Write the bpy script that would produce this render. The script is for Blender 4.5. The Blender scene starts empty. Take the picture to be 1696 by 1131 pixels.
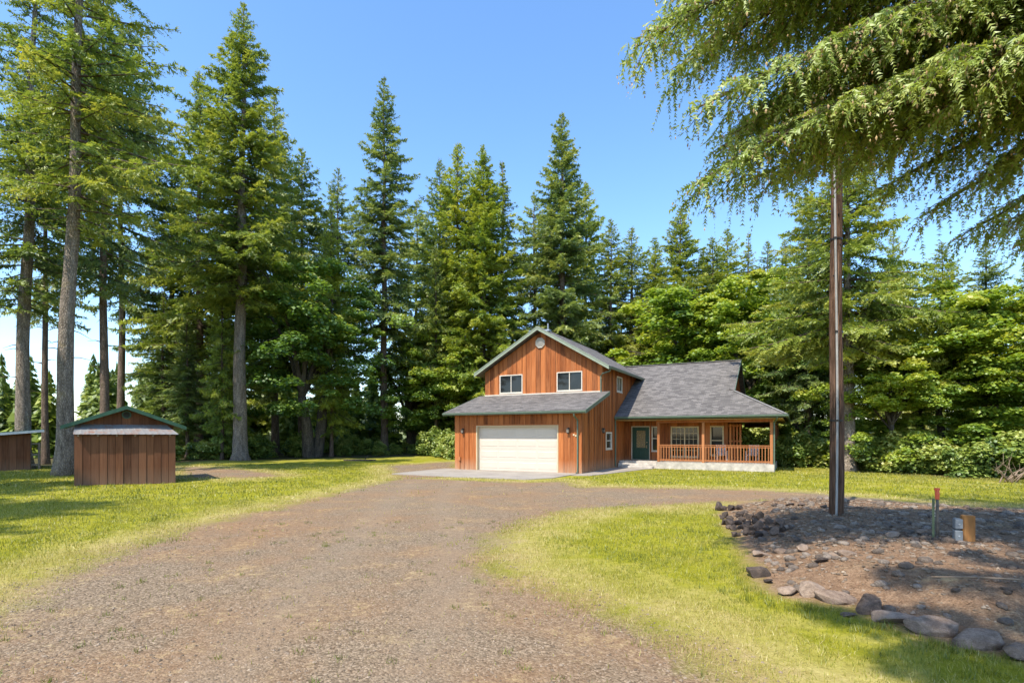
import bpy, bmesh, math
import numpy as np
from mathutils import Vector, Matrix

# ------------------------------------------------------------------ camera, world, sun, exposure
scene = bpy.context.scene
F, CAMH, CX, HORY = 890.0, 1.94, 848.0, 720.0          # photograph: focal length in pixels, eye height, principal x, horizon row
cam_data = bpy.data.cameras.new("camera")
cam_data.sensor_width = 36.0
cam_data.lens = F / 1696.0 * 36.0
cam_data.shift_y = (HORY - 565.5) / 1696.0
cam_data.clip_start = 0.1
cam_data.clip_end = 20000.0
cam = bpy.data.objects.new("camera", cam_data)
scene.collection.objects.link(cam)
cam.location = (0, 0, CAMH)
cam.rotation_euler = (math.radians(90), 0, 0)
scene.camera = cam

SUN_AZ, SUN_EL = math.radians(35.0), math.radians(57.0)  # light travels towards this azimuth (right of the view axis)
world = bpy.data.worlds.new("World")
scene.world = world
world.use_nodes = True
wn = world.node_tree.nodes
wl = world.node_tree.links
wn.clear()
sky = wn.new("ShaderNodeTexSky")
sky.sky_type = 'NISHITA'
sky.sun_disc = False
sky.sun_elevation = SUN_EL
sky.sun_rotation = SUN_AZ + math.pi
sky.altitude = 100
sky.air_density = 1.0
sky.dust_density = 0.6
sky.ozone_density = 2.2
bg = wn.new("ShaderNodeBackground")
bg.inputs['Strength'].default_value = 0.15
wo = wn.new("ShaderNodeOutputWorld")
hsv = wn.new("ShaderNodeHueSaturation")
hsv.inputs['Saturation'].default_value = 1.15
wl.new(sky.outputs[0], hsv.inputs['Color'])
wl.new(hsv.outputs[0], bg.inputs['Color'])
wl.new(bg.outputs[0], wo.inputs['Surface'])

sun_data = bpy.data.lights.new("sun", 'SUN')
sun_data.energy = 3.1
sun_data.angle = math.radians(0.53)
sun_data.color = (1.0, 0.92, 0.79)
sun = bpy.data.objects.new("sun", sun_data)
scene.collection.objects.link(sun)
_d = Vector((math.sin(SUN_AZ) * math.cos(SUN_EL), math.cos(SUN_AZ) * math.cos(SUN_EL), -math.sin(SUN_EL)))
sun.rotation_euler = _d.to_track_quat('-Z', 'Y').to_euler()
sun.location = (-20, -30, 60)

scene.view_settings.view_transform = 'Standard'
scene.view_settings.look = 'None'
scene.view_settings.gamma = 1.0
scene.view_settings.use_curve_mapping = False
scene.view_settings.exposure = 1.3
scene.cycles.max_bounces = 5
scene.cycles.diffuse_bounces = 3
scene.cycles.transmission_bounces = 4
scene.cycles.transparent_max_bounces = 4
scene.cycles.caustics_reflective = False
scene.cycles.caustics_refractive = False

rng = np.random.default_rng(7)
COL = scene.collection

# ------------------------------------------------------------------ helpers
def link(o, parent=None):
    COL.objects.link(o)
    if parent is not None:
        o.parent = parent
    return o

def tag(o, label=None, cat=None, group=None, kind=None):
    if label: o['label'] = label
    if cat: o['category'] = cat
    if group: o['group'] = group
    if kind: o['kind'] = kind
    return o

def empty(name, loc, rz=0.0):
    o = bpy.data.objects.new(name, None)
    o.empty_display_size = 0.2
    o.location = loc
    o.rotation_euler = (0, 0, rz)
    return link(o)

class MB:
    """collects shapes, builds ONE mesh object"""
    def __init__(self):
        self.v, self.f, self.uv = [], [], None
    def add(self, verts, faces):
        n = len(self.v)
        self.v += [tuple(map(float, p)) for p in verts]
        self.f += [tuple(i + n for i in f) for f in faces]
        return self
    def box(self, a, b):
        (x0, y0, z0), (x1, y1, z1) = a, b
        return self.add([(x0, y0, z0), (x1, y0, z0), (x1, y1, z0), (x0, y1, z0), (x0, y0, z1), (x1, y0, z1), (x1, y1, z1), (x0, y1, z1)],
                        [(3, 2, 1, 0), (4, 5, 6, 7), (0, 1, 5, 4), (1, 2, 6, 5), (2, 3, 7, 6), (3, 0, 4, 7)])
    def prism(self, poly, off):
        """poly: 3-D points (counter-clockwise seen from the side off points away from); off: extrusion vector"""
        n = len(poly)
        q = [tuple(p[i] + off[i] for i in range(3)) for p in poly]
        faces = [tuple(range(n)), tuple(range(2 * n - 1, n - 1, -1))]
        faces += [(i, i + n, (i + 1) % n + n, (i + 1) % n) for i in range(n)]
        return self.add(list(poly) + q, faces)
    def tube(self, pts, rad, sides=8, caps=True):
        pts = [Vector(p) for p in pts]
        rad = [rad] * len(pts) if isinstance(rad, (int, float)) else rad
        vs, fs = [], []
        for i, p in enumerate(pts):
            t = (pts[min(i + 1, len(pts) - 1)] - pts[max(i - 1, 0)]).normalized()
            a = Vector((1, 0, 0)) if abs(t.x) < 0.8 else Vector((0, 1, 0))
            a = (a - t * a.dot(t)).normalized()
            b = t.cross(a)
            for k in range(sides):
                an = 2 * math.pi * k / sides
                vs.append(p + (a * math.cos(an) + b * math.sin(an)) * rad[i])
        for i in range(len(pts) - 1):
            for k in range(sides):
                k2 = (k + 1) % sides
                fs.append((i * sides + k, i * sides + k2, (i + 1) * sides + k2, (i + 1) * sides + k))
        if caps:
            fs.append(tuple(reversed(range(sides))))
            fs.append(tuple((len(pts) - 1) * sides + k for k in range(sides)))
        return self.add(vs, fs)
    def build(self, name, mat, parent=None, smooth=False, bevel=0.0):
        me = bpy.data.meshes.new(name)
        me.from_pydata(self.v, [], self.f)
        me.update()
        bm = bmesh.new(); bm.from_mesh(me)
        bmesh.ops.recalc_face_normals(bm, faces=bm.faces)
        bm.to_mesh(me); bm.free()
        if smooth:
            me.polygons.foreach_set("use_smooth", [True] * len(me.polygons))
        if mat: me.materials.append(mat)
        o = bpy.data.objects.new(name, me)
        if bevel:
            m = o.modifiers.new("bevel", 'BEVEL'); m.width = bevel; m.segments = 1
        return link(o, parent)

def tri_mesh(name, tris, tint=None, mat=None):
    """tris: (n,3,3) triangle soup -> mesh with a per-face float attribute 'tint'"""
    tris = np.ascontiguousarray(tris, dtype=np.float32)
    n = len(tris)
    me = bpy.data.meshes.new(name)
    me.vertices.add(n * 3); me.loops.add(n * 3); me.polygons.add(n)
    me.vertices.foreach_set("co", tris.reshape(-1))
    me.loops.foreach_set("vertex_index", np.arange(n * 3, dtype=np.int32))
    me.polygons.foreach_set("loop_start", np.arange(0, n * 3, 3, dtype=np.int32))
    me.update(calc_edges=True)
    if tint is not None:
        a = me.attributes.new("tint", 'FLOAT', 'FACE')
        a.data.foreach_set("value", np.ascontiguousarray(tint, dtype=np.float32))
    if mat: me.materials.append(mat)
    return me

def obj(name, me, parent=None, loc=None):
    o = bpy.data.objects.new(name, me)
    if loc is not None: o.location = loc
    return link(o, parent)

def norm(a):
    return a / (np.linalg.norm(a, axis=-1, keepdims=True) + 1e-9)

# ------------------------------------------------------------------ materials
def new_mat(name):
    m = bpy.data.materials.new(name)
    m.use_nodes = True
    nt = m.node_tree
    b = nt.nodes["Principled BSDF"]
    return m, nt, b

def N(nt, typ, **kw):
    n = nt.nodes.new(typ)
    for k, v in kw.items():
        if k == 'inp':
            for kk, vv in v.items(): n.inputs[kk].default_value = vv
        else:
            setattr(n, k, v)
    return n

def ramp(nt, fac, stops, interp='LINEAR'):
    r = nt.nodes.new("ShaderNodeValToRGB")
    r.color_ramp.interpolation = interp
    el = r.color_ramp.elements
    while len(el) > 1: el.remove(el[-1])
    el[0].position = stops[0][0]; el[0].color = (*stops[0][1], 1)
    for p, c in stops[1:]:
        e = el.new(p); e.color = (*c, 1)
    if fac is not None: nt.links.new(fac, r.inputs[0])
    return r.outputs[0]

def noise(nt, vec, scale, detail=4, rough=0.6):
    n = N(nt, "ShaderNodeTexNoise", inp={'Scale': scale, 'Detail': detail, 'Roughness': rough})
    if vec is not None: nt.links.new(vec, n.inputs['Vector'])
    return n.outputs['Fac']

def mapping(nt, vec, scale=(1, 1, 1), loc=(0, 0, 0)):
    mp = N(nt, "ShaderNodeMapping")
    mp.inputs['Scale'].default_value = scale
    mp.inputs['Location'].default_value = loc
    nt.links.new(vec, mp.inputs['Vector'])
    return mp.outputs[0]

def mixc(nt, fac, a, b, mode='MIX'):
    m = N(nt, "ShaderNodeMix", data_type='RGBA', blend_type=mode)
    for s, v in ((m.inputs[0], fac), (m.inputs[6], a), (m.inputs[7], b)):
        if isinstance(v, (int, float)): s.default_value = v
        elif isinstance(v, tuple): s.default_value = (*v, 1)
        else: nt.links.new(v, s)
    return m.outputs[2]

def mathn(nt, op, a, b=None, clamp=False):
    m = N(nt, "ShaderNodeMath", operation=op, use_clamp=clamp)
    for i, v in enumerate((a, b)):
        if v is None: continue
        if isinstance(v, (int, float)): m.inputs[i].default_value = v
        else: nt.links.new(v, m.inputs[i])
    return m.outputs[0]

def bump(nt, b, h, strength=0.5, dist=0.02):
    bp = N(nt, "ShaderNodeBump", inp={'Strength': strength, 'Distance': dist})
    nt.links.new(h, bp.inputs['Height'])
    nt.links.new(bp.outputs[0], b.inputs['Normal'])

def objvec(nt, offset=True):
    tc = N(nt, "ShaderNodeTexCoord")
    if not offset: return tc.outputs['Object']
    oi = N(nt, "ShaderNodeObjectInfo")
    s = mathn(nt, 'MULTIPLY', oi.outputs['Random'], 57.0)
    va = N(nt, "ShaderNodeVectorMath", operation='ADD')
    nt.links.new(tc.outputs['Object'], va.inputs[0])
    nt.links.new(s, va.inputs[1])
    return va.outputs[0]

def plain(name, col, rough=0.6, metal=0.0, var=0.15, scale=6.0, spec=0.4):
    m, nt, b = new_mat(name)
    v = objvec(nt)
    n = noise(nt, v, scale, 5)
    lo = tuple(c * (1 - var) for c in col); hi = tuple(min(1, c * (1 + var)) for c in col)
    nt.links.new(ramp(nt, n, [(0.3, lo), (0.7, hi)]), b.inputs['Base Color'])
    b.inputs['Roughness'].default_value = rough
    b.inputs['Metallic'].default_value = metal
    b.inputs['Specular IOR Level'].default_value = spec
    return m

def wood(name, cols, rough=0.65, weather=None):
    """vertical grained boards, every board with a tone of its own"""
    m, nt, b = new_mat(name)
    v = objvec(nt)
    g = noise(nt, mapping(nt, v, (22, 22, 0.9)), 1.0, 6, 0.65)
    big = noise(nt, mapping(nt, v, (1.2, 1.2, 0.5)), 1.0, 3)
    oi = N(nt, "ShaderNodeObjectInfo")
    f = mathn(nt, 'ADD', mathn(nt, 'MULTIPLY', g, 0.85), mathn(nt, 'MULTIPLY', mathn(nt, 'SUBTRACT', oi.outputs['Random'], .35), 0.42))
    c = ramp(nt, f, [(0.2, cols[0]), (0.48, cols[1]), (0.75, cols[2])])
    c = mixc(nt, ramp(nt, big, [(0.42, (0, 0, 0)), (0.7, (0.55, 0.55, 0.55))]), c, cols[3])
    if weather:
        # splash-back bleaching near the foot of the boards
        tc = N(nt, "ShaderNodeTexCoord")
        sx = N(nt, "ShaderNodeSeparateXYZ"); nt.links.new(tc.outputs['Object'], sx.inputs[0])
        h = mathn(nt, 'SUBTRACT', 1.0, mathn(nt, 'MULTIPLY', sx.outputs[2], 1.5), clamp=True)
        h = mathn(nt, 'MULTIPLY', h, mathn(nt, 'MULTIPLY', noise(nt, mapping(nt, v, (9, 9, 1.2)), 1.0, 4), 1.1), clamp=True)
        c = mixc(nt, h, c, weather)
    nt.links.new(c, b.inputs['Base Color'])
    b.inputs['Roughness'].default_value = rough
    b.inputs['Specular IOR Level'].default_value = 0.25
    bump(nt, b, g, 0.35, 0.006)
    return m

def shingle_mat():
    m, nt, b = new_mat("asphalt_shingles")
    uv = N(nt, "ShaderNodeUVMap", uv_map="UVMap").outputs[0]
    br = N(nt, "ShaderNodeTexBrick", inp={'Scale': 1.0, 'Mortar Size': 0.006, 'Mortar Smooth': 0.2, 'Brick Width': 0.30, 'Row Height': 0.145,
                                         'Color1': (0.06, 0.06, 0.06, 1), 'Color2': (1, 1, 1, 1), 'Mortar': (0.3, 0.3, 0.3, 1)})
    br.offset = 0.37
    nt.links.new(uv, br.inputs['Vector'])
    n1 = noise(nt, uv, 3.0, 4); n2 = noise(nt, uv, 90.0, 2)
    f = mathn(nt, 'ADD', mathn(nt, 'MULTIPLY', br.outputs['Color'], 0.38), mathn(nt, 'ADD', mathn(nt, 'MULTIPLY', n1, 0.1), mathn(nt, 'MULTIPLY', n2, 0.55)))
    c = ramp(nt, f, [(0.25, (0.06, 0.055, 0.053)), (0.5, (0.12, 0.111, 0.105)), (0.85, (0.21, 0.193, 0.18))])
    c = mixc(nt, mathn(nt, 'MULTIPLY', br.outputs['Fac'], 0.75), c, (0.05, 0.05, 0.052))
    nt.links.new(c, b.inputs['Base Color'])
    b.inputs['Roughness'].default_value = 0.9
    b.inputs['Specular IOR Level'].default_value = 0.2
    bump(nt, b, f, 0.5, 0.02)
    return m

def leaf_mat(name, stops, trans=0.35, patch=0.35, seed=0.0):
    """foliage: diffuse + light coming through; tone per leaf (attribute tint), per tree and in patches"""
    m = bpy.data.materials.new(name); m.use_nodes = True
    nt = m.node_tree
    nt.nodes.clear()
    out = N(nt, "ShaderNodeOutputMaterial")
    at = N(nt, "ShaderNodeAttribute", attribute_name="tint")
    oi = N(nt, "ShaderNodeObjectInfo")
    tc = N(nt, "ShaderNodeTexCoord")
    big = noise(nt, tc.outputs['Object'], 0.45, 3)
    f = mathn(nt, 'ADD', at.outputs['Fac'], mathn(nt, 'MULTIPLY', mathn(nt, 'SUBTRACT', big, 0.5), patch))
    f = mathn(nt, 'ADD', f, mathn(nt, 'MULTIPLY', mathn(nt, 'SUBTRACT', oi.outputs['Random'], 0.5), 0.22))
    c = ramp(nt, f, stops)
    d = N(nt, "ShaderNodeBsdfDiffuse"); nt.links.new(c, d.inputs['Color'])
    t = N(nt, "ShaderNodeBsdfTranslucent"); nt.links.new(mixc(nt, 0.5, c, mixc(nt, 1.0, c, (1.25, 1.15, 0.35), 'MULTIPLY')), t.inputs['Color'])
    mx = N(nt, "ShaderNodeMixShader"); mx.inputs[0].default_value = trans
    nt.links.new(d.outputs[0], mx.inputs[1]); nt.links.new(t.outputs[0], mx.inputs[2])
    g = N(nt, "ShaderNodeBsdfGlossy"); g.inputs['Roughness'].default_value = 0.5
    g.inputs['Color'].default_value = (0.9, 0.95, 0.9, 1)
    mx2 = N(nt, "ShaderNodeMixShader"); mx2.inputs[0].default_value = 0.05
    nt.links.new(mx.outputs[0], mx2.inputs[1]); nt.links.new(g.outputs[0], mx2.inputs[2])
    nt.links.new(mx2.outputs[0], out.inputs[0])
    return m

def bark_mat(name, dark, light, moss=None, cell=(17, 17, 6)):
    m, nt, b = new_mat(name)
    v = objvec(nt)
    g = noise(nt, mapping(nt, v, (7, 7, 1.6)), 1.0, 8, 0.7)
    vo = N(nt, "ShaderNodeTexVoronoi", feature='DISTANCE_TO_EDGE', inp={'Scale': 1.0})
    nt.links.new(mapping(nt, v, cell), vo.inputs['Vector'])
    cr = ramp(nt, vo.outputs['Distance'], [(0.0, (0.5, 0.5, 0.5)), (0.22, (1, 1, 1))])
    c = mixc(nt, 1.0, ramp(nt, g, [(0.32, dark), (0.7, light)]), cr, 'MULTIPLY')
    if moss:
        c = mixc(nt, ramp(nt, noise(nt, v, 1.3, 4), [(0.58, (0, 0, 0)), (0.72, (0.6, 0.6, 0.6))]), c, moss)
    nt.links.new(c, b.inputs['Base Color'])
    b.inputs['Roughness'].default_value = 0.95
    b.inputs['Specular IOR Level'].default_value = 0.1
    bump(nt, b, mathn(nt, 'ADD', g, cr), 0.9, 0.05)
    return m

def rock_mat(name, a, b_, c_):
    m, nt, b = new_mat(name)
    v = objvec(nt)
    n1 = noise(nt, v, 3.0, 6, 0.65); n2 = noise(nt, v, 24.0, 4)
    oi = N(nt, "ShaderNodeObjectInfo")
    f = mathn(nt, 'ADD', mathn(nt, 'MULTIPLY', n1, 0.7), mathn(nt, 'MULTIPLY', oi.outputs['Random'], 0.35))
    c = ramp(nt, f, [(0.28, a), (0.5, b_), (0.75, c_)])
    c = mixc(nt, 0.5, c, ramp(nt, n2, [(0.3, (0.45, 0.42, 0.4)), (0.7, (1.0, 1.0, 1.0))]), 'MULTIPLY')
    nt.links.new(c, b.inputs['Base Color'])
    b.inputs['Roughness'].default_value = 0.85
    b.inputs['Specular IOR Level'].default_value = 0.25
    bump(nt, b, mathn(nt, 'ADD', n1, mathn(nt, 'MULTIPLY', n2, 0.5)), 0.7, 0.03)
    return m

def glass_mat():
    m, nt, b = new_mat("window_glass")
    b.inputs['Base Color'].default_value = (0.018, 0.02, 0.022, 1)
    v = objvec(nt)
    nt.links.new(ramp(nt, noise(nt, v, 0.9, 2), [(0.35, (0.006, 0.007, 0.008)), (0.7, (0.02, 0.02, 0.019))]), b.inputs['Base Color'])
    b.inputs['Roughness'].default_value = 0.04
    b.inputs['Specular IOR Level'].default_value = 0.4
    return m

M = {}
M['cedar'] = wood("cedar_siding", [(0.10, 0.028, 0.008), (0.30, 0.088, 0.022), (0.48, 0.165, 0.050), (0.42, 0.165, 0.062)], weather=(0.42, 0.30, 0.20))
M['cedar_rail'] = wood("cedar_rail", [(0.24, 0.08, 0.025), (0.36, 0.135, 0.048), (0.45, 0.19, 0.08), (0.4, 0.17, 0.07)])
M['old_board'] = wood("weathered_boards", [(0.05, 0.018, 0.008), (0.12, 0.045, 0.02), (0.21, 0.088, 0.042), (0.17, 0.08, 0.045)], 0.8, weather=(0.2, 0.13, 0.09))
M['backing'] = plain("wall_backing", (0.06, 0.025, 0.012), 0.9)
M['green_trim'] = plain("green_trim", (0.095, 0.135, 0.10), 0.45, var=0.12)
M['rake_green'] = plain("rake_green", (0.24, 0.28, 0.215), 0.45, var=0.12)
M['lantern_glass'] = plain("lantern_glass", (0.16, 0.14, 0.12), 0.1, var=0.2)
M['dead_twig'] = leaf_mat("dead_needles", [(0.0, (0.10, 0.055, 0.025)), (0.5, (0.26, 0.15, 0.07)), (1.0, (0.42, 0.28, 0.14))], 0.2)
M['shed_green'] = plain("shed_green_trim", (0.025, 0.075, 0.045), 0.5, var=0.3)
M['cream'] = plain("cream_trim", (0.52, 0.42, 0.27), 0.5, var=0.06)
M['white_trim'] = plain("white_frame", (0.58, 0.53, 0.45), 0.45, var=0.06)
M['door_white'] = plain("garage_door_paint", (0.54, 0.475, 0.40), 0.5, var=0.03, scale=2.0)
M['door_green'] = plain("front_door_green", (0.012, 0.05, 0.032), 0.4, var=0.2)
M['glass'] = glass_mat()
M['soffit'] = plain("soffit_wood", (0.42, 0.27, 0.13), 0.7)
M['black_metal'] = plain("black_metal", (0.03, 0.026, 0.024), 0.4, metal=0.4)
M['lamp_glass'] = plain("lamp_glass", (0.5, 0.47, 0.42), 0.15, var=0.1)
M['brass'] = plain("brass", (0.6, 0.45, 0.25), 0.3, metal=0.9)
M['galv'] = plain("galvanised", (0.42, 0.45, 0.48), 0.4, metal=0.6, var=0.2)
M['grey_box'] = plain("grey_enclosure", (0.16, 0.18, 0.20), 0.5, var=0.1)
M['orange_tag'] = plain("orange_tag", (0.75, 0.13, 0.05), 0.5, var=0.15)
M['stake_green'] = plain("green_stake", (0.10, 0.13, 0.065), 0.6, var=0.3)
M['stake_wood'] = plain("grey_stake", (0.13, 0.11, 0.09), 0.85, var=0.4, scale=15)
M['post_wood'] = wood("post_wood", [(0.22, 0.10, 0.03), (0.36, 0.18, 0.06), (0.45, 0.25, 0.09), (0.4, 0.2, 0.08)])
M['pole_wood'] = bark_mat("pole_wood", (0.085, 0.05, 0.034), (0.27, 0.16, 0.11), None, (34, 34, 1.1))
M['conduit'] = plain("conduit", (0.30, 0.29, 0.28), 0.5, var=0.15)
M['chair'] = plain("pale_chair", (0.50, 0.42, 0.40), 0.6, var=0.1)
M['shingle'] = shingle_mat()
M['shingle_cap'] = plain("shingle_cap", (0.17, 0.163, 0.16), 0.9, var=0.4, scale=9)
M['rubber'] = plain("rubber", (0.02, 0.02, 0.02), 0.8)
M['bark_grey'] = bark_mat("bark_grey", (0.15, 0.12, 0.095), (0.46, 0.38, 0.31), (0.22, 0.18, 0.08))
M['bark_brown'] = bark_mat("bark_brown", (0.10, 0.07, 0.05), (0.34, 0.25, 0.19), (0.14, 0.13, 0.06))
M['bark_maple'] = bark_mat("bark_maple", (0.06, 0.05, 0.04), (0.20, 0.165, 0.125), (0.10, 0.11, 0.035))
M['twig'] = plain("twig_bark", (0.10, 0.07, 0.05), 0.9, var=0.3)
M['dead_wood'] = plain("dead_wood", (0.22, 0.16, 0.11), 0.9, var=0.3)
M['fir'] = leaf_mat("fir_needles", [(0.0, (0.042, 0.070, 0.019)), (0.35, (0.112, 0.178, 0.036)), (0.65, (0.264, 0.337, 0.051)), (1.0, (0.450, 0.450, 0.077))], 0.42)
M['fir_blue'] = leaf_mat("dark_fir_needles", [(0.0, (0.040, 0.075, 0.029)), (0.4, (0.122, 0.194, 0.059)), (0.7, (0.253, 0.329, 0.085)), (1.0, (0.448, 0.450, 0.111))], 0.42)
M['fir_bright'] = leaf_mat("bright_fir_needles", [(0.0, (0.045, 0.085, 0.015)), (0.35, (0.163, 0.250, 0.033)), (0.65, (0.343, 0.412, 0.050)), (1.0, (0.450, 0.450, 0.071))], 0.42)
M['hemlock'] = leaf_mat("hemlock_needles", [(0.0, (0.045, 0.086, 0.021)), (0.35, (0.137, 0.216, 0.037)), (0.65, (0.286, 0.381, 0.062)), (1.0, (0.405, 0.450, 0.103))], 0.42, .6)
M['cone'] = plain("hemlock_cones", (0.38, 0.26, 0.13), 0.8, var=0.35, scale=9)
M['maple'] = leaf_mat("maple_leaves", [(0.0, (0.054, 0.119, 0.019)), (0.35, (0.149, 0.259, 0.031)), (0.7, (0.348, 0.450, 0.042)), (1.0, (0.450, 0.450, 0.058))], 0.5)
M['maple_dark'] = leaf_mat("dark_maple_leaves", [(0.0, (0.040, 0.100, 0.022)), (0.4, (0.101, 0.200, 0.034)), (0.75, (0.230, 0.350, 0.045)), (1.0, (0.450, 0.450, 0.068))], 0.5)
M['shrub'] = leaf_mat("shrub_leaves", [(0.0, (0.045, 0.086, 0.019)), (0.4, (0.124, 0.205, 0.036)), (0.75, (0.298, 0.367, 0.058)), (1.0, (0.450, 0.450, 0.117))], 0.38)
M['yucca'] = leaf_mat("sword_leaves", [(0.0, (0.08, 0.13, 0.04)), (1.0, (0.30, 0.33, 0.10))], 0.25)
M['boulder'] = rock_mat("boulder", (0.08, 0.056, 0.042), (0.21, 0.15, 0.11), (0.40, 0.30, 0.225))
M['basalt'] = rock_mat("dark_basalt", (0.04, 0.03, 0.025), (0.095, 0.072, 0.058), (0.19, 0.14, 0.11))
M['river'] = rock_mat("river_stone", (0.08, 0.06, 0.048), (0.17, 0.135, 0.108), (0.36, 0.30, 0.245))
# ------------------------------------------------------------------ ground
def gpt(px, py, z=0.0):
    t = (CAMH - z) * F / (py - HORY)
    return ((px - CX) / F * t, t)

def sdist(P, poly):
    """signed distance of points P (n,2) to a polygon, positive inside"""
    poly = np.asarray(poly, float)
    d = np.full(len(P), 1e9); ins = np.zeros(len(P), bool)
    for i in range(len(poly)):
        a, b = poly[i], poly[(i + 1) % len(poly)]
        e = b - a
        t = np.clip(((P - a) @ e) / (e @ e), 0, 1)
        d = np.minimum(d, np.linalg.norm(P - a - t[:, None] * e, axis=1))
        c = ((a[1] > P[:, 1]) != (b[1] > P[:, 1]))
        with np.errstate(divide='ignore', invalid='ignore'):
            xi = a[0] + (P[:, 1] - a[1]) * e[0] / (e[1] if e[1] else 1e-9)
        ins ^= c & (P[:, 0] < xi)
    return np.where(ins, d, -d)

G2 = lambda L: [gpt(*p) for p in L]
BED = G2([(1190, 842), (1196, 862), (1206, 885), (1235, 922), (1243, 955), (1285, 987), (1400, 1012), (1480, 1040), (1560, 1064), (1700, 1100)]) + \
      [(9.5, 3.6), (15.5, 4.2), (16.5, 11.5), (13.6, 12.7)] + G2([(1600, 850), (1440, 838), (1310, 830), (1230, 832)])
DRIVE = [(-7.5, -6), (-7.2, 3.0)] + G2([(-60, 1045), (60, 968), (180, 915), (330, 868), (470, 837), (600, 806), (655, 793)]) + \
        [(-5.4, 24.6), (0.4, 21.9), (2.2, 22.6)] + G2([(960, 806), (1100, 808), (1210, 810), (1330, 815), (1440, 824), (1600, 838)]) + [(19, 12.6), (19, 10), (13.5, 12.9)] + \
        G2([(1440, 838), (1300, 829), (1190, 833), (1090, 838), (965, 843), (880, 862), (830, 888), (815, 925), (860, 962), (960, 985), (1080, 1035), (1170, 1080), (1235, 1131)]) + [(2.4, 0.0), (2.6, -6)]
PATCH1 = G2([(300, 772), (420, 779), (470, 788), (400, 793), (300, 790)])
PATCH2 = G2([(640, 772), (750, 764), (760, 790), (660, 793)])
CLEAR = [(-34, -20), (-34, 27), (-26, 33), (-21, 41), (-12, 46), (-4, 53), (4, 56), (16, 52), (19, 30), (19.5, 25), (22, 22), (26, 20), (30, 12), (30, -20)]

def fbm(x, y, s):
    return (np.sin(x * 1.3 / s + 1.7) * np.cos(y * 1.1 / s + .3) + 0.5 * np.sin(x * 2.9 / s + y * 1.7 / s) + 0.35 * np.cos(y * 3.7 / s - x * 2.3 / s + 2.)) / 1.85

def smooth(a, b, x):
    t = np.clip((x - a) / (b - a), 0, 1)
    return t * t * (3 - 2 * t)

def height(x, y):
    x = np.atleast_1d(np.asarray(x, float)); y = np.atleast_1d(np.asarray(y, float))
    P = np.stack([x, y], 1)
    sb = sdist(P, BED)
    h = 0.30 * smooth(0.0, 1.7, sb) + 0.035 * fbm(x, y, .55) * smooth(0.1, .8, sb)
    sd = sdist(P, DRIVE)
    out = smooth(0.3, 3.0, -sd) * smooth(-0.5, -2.5, sb)
    r = np.hypot(x, y)
    hx, hy = 4.5, 33.0                                   # keep level around the house
    flat = smooth(9.0, 14.0, np.hypot(x - hx, y - hy))
    h = h + 0.07 * fbm(x, y, 2.4) * out * flat
    h = h - 16.0 * smooth(62, 150, r) - 10 * smooth(150, 700, r)
    return h

def hz(x, y):
    return float(height(x, y)[0])

def px2g(px, py):
    """ground point seen at a pixel of the photograph"""
    z = 0.0
    for _ in range(6):
        x, y = gpt(px, py, z); z = 0.5 * z + 0.5 * hz(x, y)
    return x, y, hz(x, y)

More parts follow.
